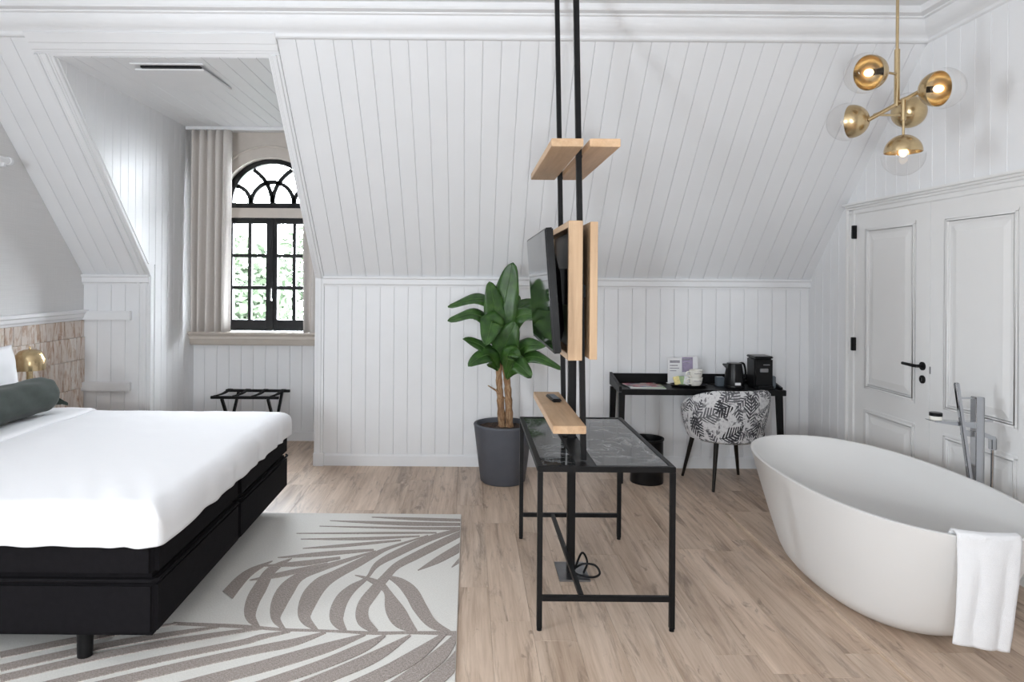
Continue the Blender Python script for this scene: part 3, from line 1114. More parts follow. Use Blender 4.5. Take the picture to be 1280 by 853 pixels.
# ------------------------------------------------------------------ vent, wall tube
vt = thing('ceiling_vent', 'square white vent panel with dark slot on the recess ceiling', 'vent', (-2.05, 4.9, ZA - 0.011))
MB().hexa([(-2.28, 4.62, ZA - 0.045), (-1.81, 4.62, ZA - 0.045), (-1.81, 5.16, ZA - 0.03), (-2.28, 5.16, ZA - 0.03),
           (-2.28, 4.62, ZA - 0.035), (-1.81, 4.62, ZA - 0.035), (-1.81, 5.16, ZA - 0.012), (-2.28, 5.16, ZA - 0.012)]).build('cover_plate', 'white', vt, bevel=0.003)
MB().box(-2.23, 4.60, ZA - 0.034, -1.84, 4.66, ZA - 0.011).build('slot', 'black', vt)
MB().box(-2.29, 4.57, ZA - 0.02, -1.80, 4.60, ZA - 0.011).build('rim', 'white', vt, bevel=0.002)
wt = thing('wall_bracket_tube', 'white tube on a small bracket high on the grey wallpaper', 'rail', (XL, 4.5, 2.41))
MB().tube([(-3.225, 3.6, 2.405), (-3.225, 4.76, 2.405)], 0.022, 14).build('tube', 'white', wt, smooth=True)
MB().tube([(-3.225, 4.755, 2.405), (-3.225, 4.78, 2.405)], 0.029, 14).build('end_cap', 'white', wt, smooth=True)
MB().box(XL, 4.70, 2.36, -3.215, 4.73, 2.39).build('bracket', 'white', wt, bevel=0.004)

# ------------------------------------------------------------------ bed
BX0, BX1, BY0, BYM, BY1 = -3.26, -1.265, 2.77, 3.78, 4.79
bed = thing('bed', 'wide double bed with charcoal box spring base beside the palm rug', 'bed', (-2.26, 3.78, 0))
for (ya, yb) in ((BY0, BYM - 0.002), (BYM + 0.002, BY1)):
    MB().box(BX0, ya, 0.135, BX1, yb, 0.365).build('box_base', 'blackfabric', bed, bevel=0.022, seg=3)
    mt = MB().box(BX0, ya, 0.368, BX1, yb, 0.60).build('mattress', 'blackfabric', bed, bevel=0.03, seg=3)
    e = 0.004
    p = [(BX0, ya - e + 0.004, 0.3665), (BX1 + e - 0.02, ya - e + 0.004, 0.3665), (BX1 + e, ya + 0.02, 0.3665), (BX1 + e, yb - 0.035, 0.3665), (BX1 - 0.012, yb - 0.010, 0.3665)]
    MB().tube(p, 0.007, 6).build('piping', 'blackfabric', mt, smooth=True)
for (xx, yy) in ((-1.60, 2.86), (-1.60, 3.70), (-1.60, 3.88), (-1.45, 4.66), (-3.0, 2.9), (-3.0, 4.66)):
    MB().tube([(xx, yy, 0.0145 if xx > -2.4 else 0.0), (xx, yy, 0.137)], [0.030, 0.033], 16).build('leg', 'black', bed, smooth=True)
MB().box(BX0 + 0.02, BY0 + 0.10, 0.598, BX1 - 0.12, BY1 - 0.10, 0.635).build('topper', 'linen', bed, bevel=0.015)

def roll(d, r):
    if d <= -r:
        return d, 0.0
    q = r * (PI / 2 - 1)
    if d < q:
        a = (d + r) / r
        return -r + r * math.sin(a), r * (1 - math.cos(a))
    return 0.0, r + (d - q)
ZD = 0.672
def duvet_fn(x_head, x_edge, zt, hang, r=0.095, nz=1.0):
    W = BY1 - BY0 + 0.05
    yc = (BY0 + BY1) / 2
    Lx = x_edge - x_head
    def fn(u, v):
        a = lerp(0, Lx + hang, u)
        b = lerp(-W / 2 - hang, W / 2 + hang, v)
        hx, dx = roll(a - Lx, r)
        hy, dy = roll(abs(b) - W / 2, r)
        X = x_edge + hx
        Y = (W / 2 + hy) * (1 if b > 0 else -1)
        drop = min(max(dx, dy) + 0.10 * min(dx, dy), r + hang - r * (PI / 2 - 1))
        # round the corners in plan
        R = 0.05
        ex, ey = X - (x_edge - R), abs(Y) - (W / 2 - R)
        if ex > 0 and ey > 0:
            k = math.hypot(ex, ey)
            if k > R:
                X = x_edge - R + ex / k * R
                Y = math.copysign(W / 2 - R + ey / k * R, Y)
        p = Vector((X, Y, 0))
        n1 = noise.noise(p * 2.2 + Vector((3, 1, zt * 9))) * 0.011 + noise.noise(p * 6.5) * 0.005
        q = min(1, drop / 0.1)
        wr = 0.0
        wr += 0.006 * math.sin(X * 26 + Y * 8 + 9 * noise.noise(p * 3)) * q * (1 if dy > dx else 0.5)
        wr += 0.005 * math.sin(Y * 24 + 8 * noise.noise(p * 3)) * q * (1 if dx >= dy else 0.5)
        # creases running from the near hem across the top
        t = max(0, 1 - abs(b + W / 2) / 0.75)
        cre = 0.016 * t * (noise.noise(Vector((X * 9 + Y * 5, Y * 1.2, 5))))
        return Vector((X + (wr if dx >= dy else 0), yc + Y + (wr if dy > dx else 0) * (1 if b > 0 else -1), zt - drop + (n1 + cre) * (1 - q * 0.6) * nz))
    return fn
dv = tag(MB().grid(duvet_fn(-2.92, BX1 + 0.025, ZD, 0.120), 110, 150).build('duvet', 'linen', None, smooth=True, angle=180, solid=0.008),
         'plain white duvet spread over the charcoal bed', 'duvet')
# the turned-down band near the pillows
def fold_fn(u, v):
    base = duvet_fn(-2.93, BX1 + 0.025, ZD + 0.016, 0.12)
    W_ = BX1 + 0.025 + 2.93 + 0.12
    p = base(u * 0.33 / W_, v)
    q = 0.0
    if u > 0.9:
        q = (u - 0.9) / 0.1
        p.z -= 0.012 * q * q
    p.x += 0.012 * noise.noise(Vector((0, p.y * 2.5, 2)))
    return p
MB().grid(fold_fn, 24, 120).build('folded_hem', 'linen', dv, smooth=True, angle=180, solid=0.008)

# green velvet bolster
def bol(u, v):
    y = lerp(3.25, 4.60, v)
    e = min(v, 1 - v)
    r = 0.122 * min(1.0, (e / 0.05) ** 0.45 if e > 0 else 0.0)
    r = max(r, 0.012)
    a = 2 * PI * u
    p = Vector((math.cos(a), y * 1.0, math.sin(a)))
    wob = 1 + 0.09 * noise.noise(Vector((math.cos(a) * 2.2, y * 3, math.sin(a) * 2.2))) + 0.02 * math.sin(y * 26 + 3 * a) + (0.05 * math.sin(a * 9) * max(0, 1 - e / 0.08))
    sag = 0.93
    return Vector((-2.835 + r * wob * math.cos(a), y, 0.819 + r * wob * math.sin(a) * sag))
bo = thing('bolster', 'dark green velvet bolster lying across the head of the bed', 'cushion', (-2.835, 3.9, 0.68))
MB().grid(bol, 48, 60, closeu=True).build('cover', 'velvet', bo, smooth=True, angle=180)
MB().grid(lambda u, v: Vector((-2.812 + 0.045 * math.sin(v * 2) + 0.05 * u, 4.585 + 0.05 * u * (1 - 0.4 * abs(v - 0.5)), 0.765 - 0.03 * u + 0.05 * (v - 0.5) * (1 - u) + 0.008 * math.sin(v * 9))), 8, 8).build('end_flap', 'velvet', bo, smooth=True, solid=0.006)

# white pillow leaning on the headboard side
def pillow(c, w, h, t, tilt, label):
    R = Matrix.Translation(c) @ Matrix.Rotation(tilt, 4, 'Y')
    def fn(sgn):
        def f(u, v):
            a, b = u * 2 - 1, v * 2 - 1
            e = (1 - abs(a) ** 2.6) * (1 - abs(b) ** 2.6)
            th = t * max(0, e) ** 0.45
            pin = 1 - 0.05 * (1 - abs(a)) ** 0.5 * abs(b) ** 3 * 0
            k = 0.006 * noise.noise(Vector((a * 3, b * 3, sgn)))
            return R @ Vector((sgn * (th + k * (e > 0.02)), a * w / 2 * (1 - 0.06 * (1 - b * b)), b * h / 2 * (1 - 0.06 * (1 - a * a))))
        return f
    m = MB().grid(fn(1), 22, 22)
    m.grid(fn(-1), 22, 22)
    return tag(m.build('pillow', 'linen', None, smooth=True, angle=180), label, 'pillow')
pillow((-3.10, 4.345, 0.905), 0.66, 0.46, 0.085, -0.15, 'white pillow propped upright behind the green bolster')

# bedside table (hidden behind the bed) and brass lamp
ns = thing('bedside_table', 'small dark bedside table under the brass lamp, mostly hidden behind the bed', 'table', (-3.12, 5.02, 0))
MB().box(-3.285, 4.83, 0.50, -2.97, 5.21, 0.53).build('table_top', 'blackwood', ns, bevel=0.004)
for (xx, yy) in ((-3.265, 4.85), (-2.99, 4.85), (-3.265, 5.19), (-2.99, 5.19)):
    MB().bar((xx, yy, 0), (xx, yy, 0.502), 0.025).build('leg', 'blackwood', ns)
LX, LY = -3.172, 4.93
lp = thing('table_lamp', 'brass dome lamp on a slim brass stem beside the bed', 'lamp', (LX, LY, 0.53))
MB().lathe([(0, 0.53), (0.075, 0.53), (0.075, 0.545), (0.02, 0.552), (0, 0.552)], (LX, LY, 0), n=28).build('base', 'brass', lp, smooth=True)
MB().tube([(LX, LY, 0.545), (LX, LY, 0.95)], 0.022, 16).build('stem', 'brass', lp, smooth=True)
MB().lathe([(0.100, 0.925), (0.103, 0.96), (0.101, 1.0), (0.09, 1.035), (0.07, 1.06), (0.04, 1.072), (0.0, 1.075), (0.0, 1.071), (0.04, 1.068), (0.068, 1.056), (0.087, 1.033), (0.098, 1.0), (0.100, 0.96), (0.097, 0.925)],
           (LX, LY, 0), n=36, closed=True).build('shade', 'brass', lp, smooth=True)
MB().tube([(LX, LY, 1.07), (LX, LY, 1.095)], [0.008, 0.006], 10).build('knob', 'brass', lp, smooth=True)

# ------------------------------------------------------------------ luggage rack
lr = thing('luggage_rack', 'black folding luggage rack with webbing straps under the window', 'rack', (-2.05, 6.45, 0))
FY, BY_, RZ = 6.27, 6.66, 0.502
xa0, xa1 = -2.37, -1.745
MB().bar((xa0, FY, RZ), (xa1, FY, RZ), 0.026).build('rail', 'black', lr, bevel=0.003)
MB().bar((xa0, BY_, RZ), (xa1, BY_, RZ), 0.026).build('rail', 'black', lr, bevel=0.003)
for (xx, o_) in ((xa0 + 0.10, 0), (xa1 - 0.10, 0)):
    MB().bar((xx, FY, RZ - 0.01), (xx, BY_ - 0.02, 0.0), 0.022, 0.030).build('leg', 'black', lr, bevel=0.002)
    MB().bar((xx + 0.024, BY_, RZ - 0.01), (xx + 0.024, FY + 0.02, 0.0), 0.022, 0.030).build('leg', 'black', lr, bevel=0.002)
for k in range(4):
    xx = lerp(xa0 + 0.045, xa1 - 0.06, k / 3)
    m = MB().grid(lambda u, v, xx=xx: (xx + (v - 0.5) * 0.045 + 0.0 * u, lerp(FY, BY_, u), RZ + 0.016 - 0.012 * math.sin(PI * u)), 8, 2)
    m.build('strap', 'webbing', lr, smooth=True, solid=0.004)
for yy, in ((FY + 0.06,), (BY_ - 0.06,)):
    MB().bar((xa0 + 0.10, yy, 0.07), (xa1 - 0.076, yy, 0.07), 0.02).build('crossbar', 'black', lr)

# ------------------------------------------------------------------ rug with woven palm fronds
RX0, RX1, RY0, RY1 = -2.35, -0.045, 2.02, 4.63
rug = thing('rug', 'cream flatweave rug with taupe palm leaf pattern on the oak floor', 'rug', ((RX0 + RX1) / 2, (RY0 + RY1) / 2, 0))
MB().box(RX0, RY0, 0.0005, RX1, RY1, 0.009).build('field', 'rug', rug, bevel=0.002)
def rug_pt(zx, zy):
    """zx, zy: a traced point of the weave; onto the rug's own plane"""
    px, py = 300 + zx / 3.8267, 630 + zy / 3.8267
    # undo the camera's small roll
    dx, dy = px - 587, py - 350
    c, s = math.cos(0.0075), math.sin(0.0075)
    dx, dy = dx * c + dy * s, dy * c - dx * s
    y = 853 * (CAMZ - 0.009) / dy
    return dx * y / 853, y
blades = [
    [(-320, 574, 16), (0, 588, 18), (200, 603, 14), (340, 607, 12), (480, 612, 12), (640, 620, 16), (820, 618, 14), (1062, 622, 24)],
    [(95, 598, 12), (50, 540, 52), (60, 470, 64), (98, 400, 62), (150, 320, 42), (248, 262, 4)],
    [(215, 603, 12), (172, 550, 45), (185, 480, 74), (225, 410, 74), (290, 348, 40), (400, 306, 28), (520, 268, 17), (650, 226, 5)],
    [(370, 606, 12), (310, 545, 58), (330, 460, 82), (382, 390, 70), (450, 345, 46), (560, 288, 36), (640, 246, 26), (720, 210, 14), (900, 152, 5)],
    [(505, 612, 18), (462, 550, 66), (482, 470, 64), (532, 410, 42), (605, 358, 16), (655, 292, 26), (750, 238, 33), (900, 170, 28), (1062, 120, 10)],
    [(655, 615, 22), (590, 560, 60), (590, 490, 58), (640, 420, 52), (690, 360, 40), (750, 298, 33), (850, 245, 36), (960, 190, 34), (1064, 140, 26)],
    [(845, 614, 14), (775, 560, 84), (735, 500, 84), (705, 425, 34), (670, 388, 34), (600, 356, 14), (550, 343, 3)],
    [(1005, 614, 12), (920, 575, 46), (862, 500, 66), (822, 430, 66), (770, 380, 44), (705, 348, 10)],
    [(850, 320, 3), (950, 268, 32), (1064, 204, 40)],
    [(1012, 305, 3), (1064, 262, 26)],
    [(630, 65, 3), (850, 74, 13), (1064, 80, 12)],
    [(430, 82, 2), (780, 96, 17), (1064, 100, 13)],
    [(380, 108, 2), (800, 118, 10), (1064, 120, 14)],
    [(270, 143, 2), (700, 141, 9), (940, 140, 6)],
    [(290, 170, 2), (600, 168, 13), (860, 156, 5)],
    [(300, 215, 2), (500, 201, 13), (770, 176, 6)],
    [(180, 260, 3), (400, 241, 20), (640, 222, 8)],
    [(100, 300, 4), (300, 287, 24), (480, 260, 10)],
    [(45, 368, 3), (200, 340, 24), (420, 290, 14)],
    [(-60, 440, 60), (0, 370, 48), (60, 322, 30), (155, 276, 3)],
    [(240, 613, 8), (100, 640, 24), (0, 668, 26), (-382, 746, 30), (-842, 850, 36), (-1148, 930, 36)],
    [(100, 600, 8), (0, 612, 16), (-318, 664, 30), (-689, 735, 32), (-1148, 840, 34)],
    [(-100, 592, 8), (-318, 625, 22), (-689, 690, 30), (-1148, 790, 32)],
    [(-300, 575, 6), (-700, 640, 26), (-1148, 727, 30)],
    [(410, 618, 8), (250, 668, 34), (76, 703, 36), (-240, 772, 40), (-574, 850, 42), (-800, 905, 42)],
    [(600, 628, 8), (420, 690, 44), (200, 755, 54), (76, 790, 54), (-191, 860, 56), (-400, 915, 56)],
    [(695, 632, 8), (590, 690, 44), (400, 770, 46), (200, 840, 46), (0, 905, 48)],
    [(815, 632, 8), (650, 732, 52), (450, 820, 54), (250, 900, 56)],
    [(985, 622, 14), (850, 725, 60), (700, 810, 64), (500, 905, 68)],
    [(1040, 626, 20), (960, 725, 66), (830, 825, 72), (700, 915, 74)],
    [(1062, 672, 14), (1020, 765, 60), (920, 860, 70), (840, 930, 72)],
]
for ib, bl in enumerate(blades):
    zt_ = 0.0100 + ib * 0.00012
    pts = smooth_path(bl, 8)
    m = MB()
    V, F = [], []
    for i, (a, b, w) in enumerate(pts):
        p, q = pts[max(0, i - 1)], pts[min(len(pts) - 1, i + 1)]
        d = Vector((q[0] - p[0], q[1] - p[1])).normalized()
        nrm = Vector((-d.y, d.x)) * max(w, 1.0) / 2
        for s in (-1, 1):
            X, Y = rug_pt(a + nrm.x * s, b + nrm.y * s)
            X = min(max(X, RX0 + 0.002), RX1 - 0.003)
            Y = min(max(Y, RY0 + 0.002), RY1 - 0.003)
            V += [(X, Y, 0.0085), (X, Y, zt_)]
    for i in range(len(pts) - 1):
        k = i * 4
        F += [(k + 1, k + 3, k + 7, k + 5), (k, k + 1, k + 5, k + 4), (k + 3, k + 2, k + 6, k + 7)]
    m.add(V, F)
    m.build('woven_frond', 'rugdark', rug, weld=False)

# ------------------------------------------------------------------ console table
TX0, TX1, TY0, TY1, TZ = 0.318, 0.948, 3.11, 4.24, 0.752
tb = thing('console_table', 'slim black metal console table with dark polished marble top', 'table', ((TX0 + TX1) / 2, (TY0 + TY1) / 2, 0))
s_ = 0.024
for (xx, yy) in ((TX0 + s_ / 2, TY0 + s_ / 2), (TX1 - s_ / 2, TY0 + s_ / 2), (TX0 + s_ / 2, TY1 - s_ / 2), (TX1 - s_ / 2, TY1 - s_ / 2)):
    lg = MB().box(xx - s_ / 2, yy - s_ / 2, 0.012, xx + s_ / 2, yy + s_ / 2, TZ - 0.026).build('leg', 'black', tb, bevel=0.0015)
    MB().lathe([(0, 0), (0.012, 0), (0.012, 0.008), (0.005, 0.013), (0, 0.013)], (xx, yy, 0), n=14).build('foot_glide', 'black', lg, smooth=True)
m = MB()
m.box(TX0, TY0, TZ - 0.026, TX1, TY0 + s_, TZ)
m.box(TX0, TY1 - s_, TZ - 0.026, TX1, TY1, TZ)
m.box(TX0, TY0 + s_, TZ - 0.026, TX0 + s_, TY1 - s_, TZ)
m.box(TX1 - s_, TY0 + s_, TZ - 0.026, TX1, TY1 - s_, TZ)
m.build('top_frame', 'black', tb, bevel=0.0015)
zst = 0.135
for (yy) in (TY0 + s_ / 2, TY1 - s_ / 2):
    MB().box(TX0 + s_, yy - 0.011, zst, TX1 - s_, yy + 0.011, zst + 0.024).build('stretcher', 'black', tb, bevel=0.0015)
xm = 0.525
MB().box(xm - 0.011, TY0 + s_, zst + 0.001, xm + 0.011, TY1 - s_, zst + 0.023).build('stretcher', 'black', tb, bevel=0.0015)
# top slab leaves a slot for the poles: two stone panes with a thin black bar between
MB().box(TX0 + s_, TY0 + s_, TZ - 0.020, 0.495, TY1 - s_, TZ - 0.003).build('stone_top', 'marble', tb, bevel=0.001)
MB().box(0.59, TY0 + s_, TZ - 0.020, TX1 - s_, TY1 - s_, TZ - 0.003).build('stone_top', 'marble', tb, bevel=0.001)
m = MB()
m.box(0.495, TY0 + s_, TZ - 0.022, 0.512, TY1 - s_, TZ - 0.001)
m.box(0.512, TY0 + s_, TZ - 0.022, 0.592, 3.692, TZ - 0.005)
m.box(0.512, 3.748, TZ - 0.022, 0.592, TY1 - s_, TZ - 0.005)
m.build('centre_bar', 'black', tb, bevel=0.001)

# ------------------------------------------------------------------ pole unit (room divider) with shelves and box
def rx(z):
    return 0.517 - 0.0235 * (z - 1.95)
pu = thing('pole_shelf_unit', 'black floor to ceiling pole unit with oak planks and oak screen box', 'room divider', (0.54, 3.6, 0))
for yy in (3.23, 3.90):
    MB().bar((rx(TZ), yy, TZ + 0.001), (rx(ZCEIL), yy, ZCEIL), 0.026, up=(0, 1, 0)).build('pole', 'black', pu, bevel=0.0015)
MB().bar((0.562, 3.72, 0.0), (0.562, 3.72, 1.25), 0.042, up=(0, 1, 0)).build('floor_post', 'black', pu, bevel=0.002)
MB().box(0.49, 3.62, 0.0, 0.655, 3.86, 0.010).build('floor_plate', 'steel', pu, bevel=0.002)
MB().tube(smooth_path([(0.585, 3.74, 0.02), (0.63, 3.72, 0.055), (0.69, 3.69, 0.06), (0.71, 3.66, 0.03), (0.67, 3.64, 0.018), (0.60, 3.66, 0.02), (0.56, 3.70, 0.03)], 6), 0.006, 8).build('cable', 'black', pu, smooth=True)
MB().tube(smooth_path([(0.585, 3.73, 0.02), (0.63, 3.76, 0.10), (0.66, 3.76, 0.05), (0.63, 3.70, 0.016)], 6), 0.006, 8).build('cable', 'black', pu, smooth=True)
MB().box(0.357, 3.01, 2.192, 0.498, 4.02, 2.228).build('shelf_plank', 'oak_y', pu, bevel=0.002)
MB().box(0.527, 3.01, 2.192, 0.662, 4.02, 2.228).build('shelf_plank', 'oak_y', pu, bevel=0.002)
MB().box(0.372, 3.00, 0.925, 0.518, 3.92, 0.96).build('shelf_plank', 'oak_y', pu, bevel=0.002)
for yy in (3.23, 3.90):
    MB().box(0.498, yy - 0.012, 2.18, 0.527, yy + 0.012, 2.192).build('bracket', 'black', pu)
    MB().box(0.40, yy - 0.012, 0.915, 0.545, yy + 0.012, 0.925).build('bracket', 'black', pu)
# box
bz0, bz1, by0, by1 = 1.238, 1.872, 3.085, 4.06
bx0, bx1 = 0.447, 0.511
for nm, b in (('box_side', (bx0, by0, bz0, bx1, by0 + 0.03, bz1)), ('box_side', (bx0, by1 - 0.03, bz0, bx1, by1, bz1)),
              ('box_side', (bx0, by0 + 0.03, bz0, bx1, by1 - 0.03, bz0 + 0.03)), ('box_side', (bx0, by0 + 0.03, bz1 - 0.03, bx1, by1 - 0.03, bz1))):
    MB().box(*b).build(nm, 'oak_z' if b[5] - b[2] > 0.1 else 'oak_y', pu, bevel=0.0015)
MB().box(bx1 - 0.012, by0 + 0.03, bz0 + 0.03, bx1 - 0.002, by1 - 0.03, bz1 - 0.03).build('box_back', 'black', pu)
MB().box(0.546, by0 + 0.005, bz0 + 0.004, 0.58, by1, bz1 - 0.004).build('rear_panel', 'oak_z', pu, bevel=0.0015)
for yy in (3.23, 3.90):
    MB().box(bx1 - 0.004, yy - 0.02, 1.52, 0.55, yy + 0.02, 1.58).build('bracket', 'black', pu)

# television on its bracket, leaning forward a little
tvR = Matrix.Translation((0.372, 3.51, 1.555)) @ Matrix.Rotation(-0.075, 4, 'Y')
tv = thing('television', 'flat black television tilted outwards from the oak box', 'television', (0.40, 3.51, 1.555))
m = MB(tvR)
m.box(-0.018, -0.478, -0.282, 0.018, 0.478, 0.282)
m.build('housing', 'blackplastic', tv, bevel=0.005)
m = MB(tvR)
m.box(-0.0195, -0.468, -0.262, -0.017, 0.468, 0.272)
m.build('screen', 'screen', tv)
m = MB(tvR)
m.hexa([(0.017, -0.44, -0.25), (0.017, 0.44, -0.25), (0.017, 0.44, 0.2), (0.017, -0.44, 0.2),
        (0.055, -0.34, -0.20), (0.055, 0.34, -0.20), (0.055, 0.34, 0.08), (0.055, -0.34, 0.08)])
m.build('rear_bulge', 'blackplastic', tv, bevel=0.008)
m = MB()
m.box(0.41, 3.40, 1.48, 0.498, 3.43, 1.66)
m.box(0.41, 3.58, 1.48, 0.498, 3.61, 1.66)
m.box(0.44, 3.38, 1.55, 0.46, 3.63, 1.59)
m.build('wall_mount', 'black', tv)

# remote control on the lower plank
rc = thing('remote_control', 'small dark remote control lying on the lower oak plank', 'remote', (0.45, 3.68, 0.96))
RM = Matrix.Translation((0.455, 3.66, 0.9605)) @ Matrix.Rotation(0.10, 4, 'Z')
m = MB(RM)
m.box(-0.024, -0.085, 0, 0.024, 0.085, 0.018)
m.build('body', 'blackplastic', rc, bevel=0.005)
m = MB(RM)
for i in range(3):
    for j in range(6):
        m.box(-0.016 + i * 0.012, -0.06 + j * 0.02, 0.017, -0.008 + i * 0.012, -0.05 + j * 0.02, 0.0198)
o = m.build('buttons', 'lens', rc)

# ------------------------------------------------------------------ potted banana plant
PXc, PYc = 0.276, 5.44
pp = thing('potted_plant', 'tall broad-leaved banana plant in a round dark grey pot', 'plant', (PXc, PYc, 0))
MB().lathe([(0, 0), (0.165, 0), (0.178, 0.012), (0.232, 0.44), (0.236, 0.452), (0.232, 0.46), (0.215, 0.462), (0.21, 0.45), (0.205, 0.40), (0, 0.40)], (PXc, PYc, 0), n=56).build('pot', 'pot', pp, smooth=True, angle=50)
def soil_fn(u, v):
    a = 2 * PI * u
    r = 0.211 * v
    x_, y_ = r * math.cos(a), r * math.sin(a)
    return (PXc + x_, PYc + y_, 0.425 + 0.012 * noise.noise(Vector((x_ * 30, y_ * 30, 1))) + 0.01 * (1 - v))
MB().grid(soil_fn, 40, 12, closeu=True).build('soil', 'soil', pp, smooth=True, angle=180)
def PP(px, py, dy=0.0):
    y = PYc + dy
    return Vector(((px - 587) * y / 853, y, CAMZ - (py - 350) * y / 853))
for path, r in (([(629, 538), (627, 505), (625, 480), (624, 452)], 0.027), ([(638, 536), (637, 505), (635, 478), (631, 455)], 0.028)):
    pts = smooth_path([tuple(PP(a, b, -0.02 if i % 2 else 0.0)) for i, (a, b) in enumerate(path)], 6)
    rr = [r * (1.15 - 0.35 * i / len(pts)) * (1 + 0.12 * math.sin(i * 2.1)) for i in range(len(pts))]
    MB().tube(pts, rr, 12).build('trunk', 'trunk', pp, smooth=True)
MB().tube([tuple(PP(631, 498)), tuple(PP(621, 488, -0.05)), tuple(PP(611, 482, -0.08))], [0.012, 0.008, 0.004], 8).build('dead_stalk', 'trunk', pp, smooth=True)
def plant_leaf(spine, width, face, fold=0.25, wave=0.010, seed=0):
    """spine: base..tip 3D points, face: direction the upper side looks"""
    pts = [Vector(p) for p in smooth_path([tuple(p) for p in spine], 6)]
    n = len(pts)
    nv = 7
    V = []
    up = Vector(face).normalized()
    for i, p in enumerate(pts):
        t = i / (n - 1)
        d = (pts[min(n - 1, i + 1)] - pts[max(0, i - 1)]).normalized()
        side = d.cross(up).normalized()
        nn = side.cross(d).normalized()
        w = width * (math.sin(PI * min(1, t ** 0.80)) ** 0.62) if 0 < t < 1 else 0.002
        if t < 0.22:
            w = max(0.004, w * (t / 0.22) ** 1.5)
        for j in range(nv):
            s = (j / (nv - 1)) * 2 - 1
            lift = fold * abs(s) * w - fold * 0.9 * w * s * s * 1.1
            ripple = wave * math.sin(t * 16 + j * 1.3 + seed) * abs(s)
            V.append(p + side * s * w + nn * (lift + ripple))
    F = []
    for i in range(n - 1):
        for j in range(nv - 1):
            F.append((i * nv + j, i * nv + j + 1, (i + 1) * nv + j + 1, (i + 1) * nv + j))
    lf = MB().add(V, F).build('leaf', 'leaf', pp, smooth=True, angle=180, solid=0.0015, weld=False)
    k = max(2, n // 5)
    return lf
def PL(*q):
    return [PP(a, b, c) for a, b, c in q]
LEAVES = [
    (PL((625, 440, 0), (627, 400, -0.03), (634, 362, -0.05), (641, 328, -0.08)), 0.125, (-0.25, -1, 0.1)),
    (PL((624, 445, 0), (622, 405, -0.05), (617, 378, -0.08), (612, 352, -0.10)), 0.105, (0.3, -1, 0.25)),
    (PL((624, 440, 0), (615, 385, 0.0), (596, 374, -0.04), (560, 384, -0.08)), 0.075, (0.1, -0.75, 0.8)),
    (PL((623, 445, 0), (611, 405, -0.05), (590, 393, -0.12), (560, 402, -0.16)), 0.075, (0.0, -0.8, 0.8)),
    (PL((625, 450, 0), (617, 404, -0.12), (613, 412, -0.2), (608, 432, -0.26)), 0.10, (0.0, -1, 0.35)),
    (PL((626, 462, 0), (618, 448, -0.08), (602, 432, -0.14), (579, 424, -0.20)), 0.07, (0.15, -0.8, 0.7)),
    (PL((626, 468, 0), (615, 446, -0.12), (603, 446, -0.2), (586, 458, -0.26)), 0.08, (-0.1, -0.9, 0.5)),
    (PL((629, 445, 0), (640, 405, -0.03), (655, 393, -0.06), (678, 396, -0.1)), 0.085, (-0.1, -0.9, 0.5)),
    (PL((628, 440, 0), (636, 400, 0.06), (652, 383, 0.10), (678, 376, 0.12)), 0.085, (0, -0.8, 0.7)),
    (PL((630, 465, 0), (632, 435, -0.10), (637, 420, -0.14), (644, 402, -0.17)), 0.115, (-0.2, -1, 0.2)),
    (PL((632, 470, 0), (648, 440, -0.05), (662, 431, -0.10), (684, 432, -0.14)), 0.085, (0, -0.8, 0.7)),
    (PL((633, 475, 0), (650, 452, -0.08), (672, 446, -0.14), (703, 462, -0.2)), 0.075, (0.1, -0.75, 0.8)),
    (PL((633, 478, 0), (642, 455, -0.12), (652, 458, -0.18), (665, 472, -0.22)), 0.085, (0, -0.9, 0.5)),
    (PL((632, 470, 0), (637, 445, -0.16), (641, 440, -0.22), (650, 446, -0.28)), 0.075, (0, -0.9, 0.6)),
    (PL((626, 445, 0), (620, 410, 0.10), (606, 396, 0.18), (592, 398, 0.24)), 0.08, (0.1, -0.6, 0.8)),
    (PL((628, 445, 0), (634, 405, 0.08), (640, 385, 0.14), (648, 368, 0.18)), 0.10, (-0.3, -1, 0.3)),
    (PL((632, 468, 0), (640, 455, 0.10), (655, 446, 0.18), (668, 450, 0.24)), 0.08, (0, -0.6, 0.8)),
]
for i, (sp_, w, fc) in enumerate(LEAVES):
    plant_leaf(sp_, w * 0.92, fc, 0.3, 0.008, i)
for i, (sp_, w, fc) in enumerate(LEAVES):
    pts = smooth_path([tuple(p + Vector(fc).normalized() * 0.004) for p in sp_], 5)
    MB().tube(pts, [lerp(0.008, 0.0012, (k / len(pts)) ** 0.6) for k in range(len(pts))], 6).build('leaf_stalk', 'stalk', pp, smooth=True)

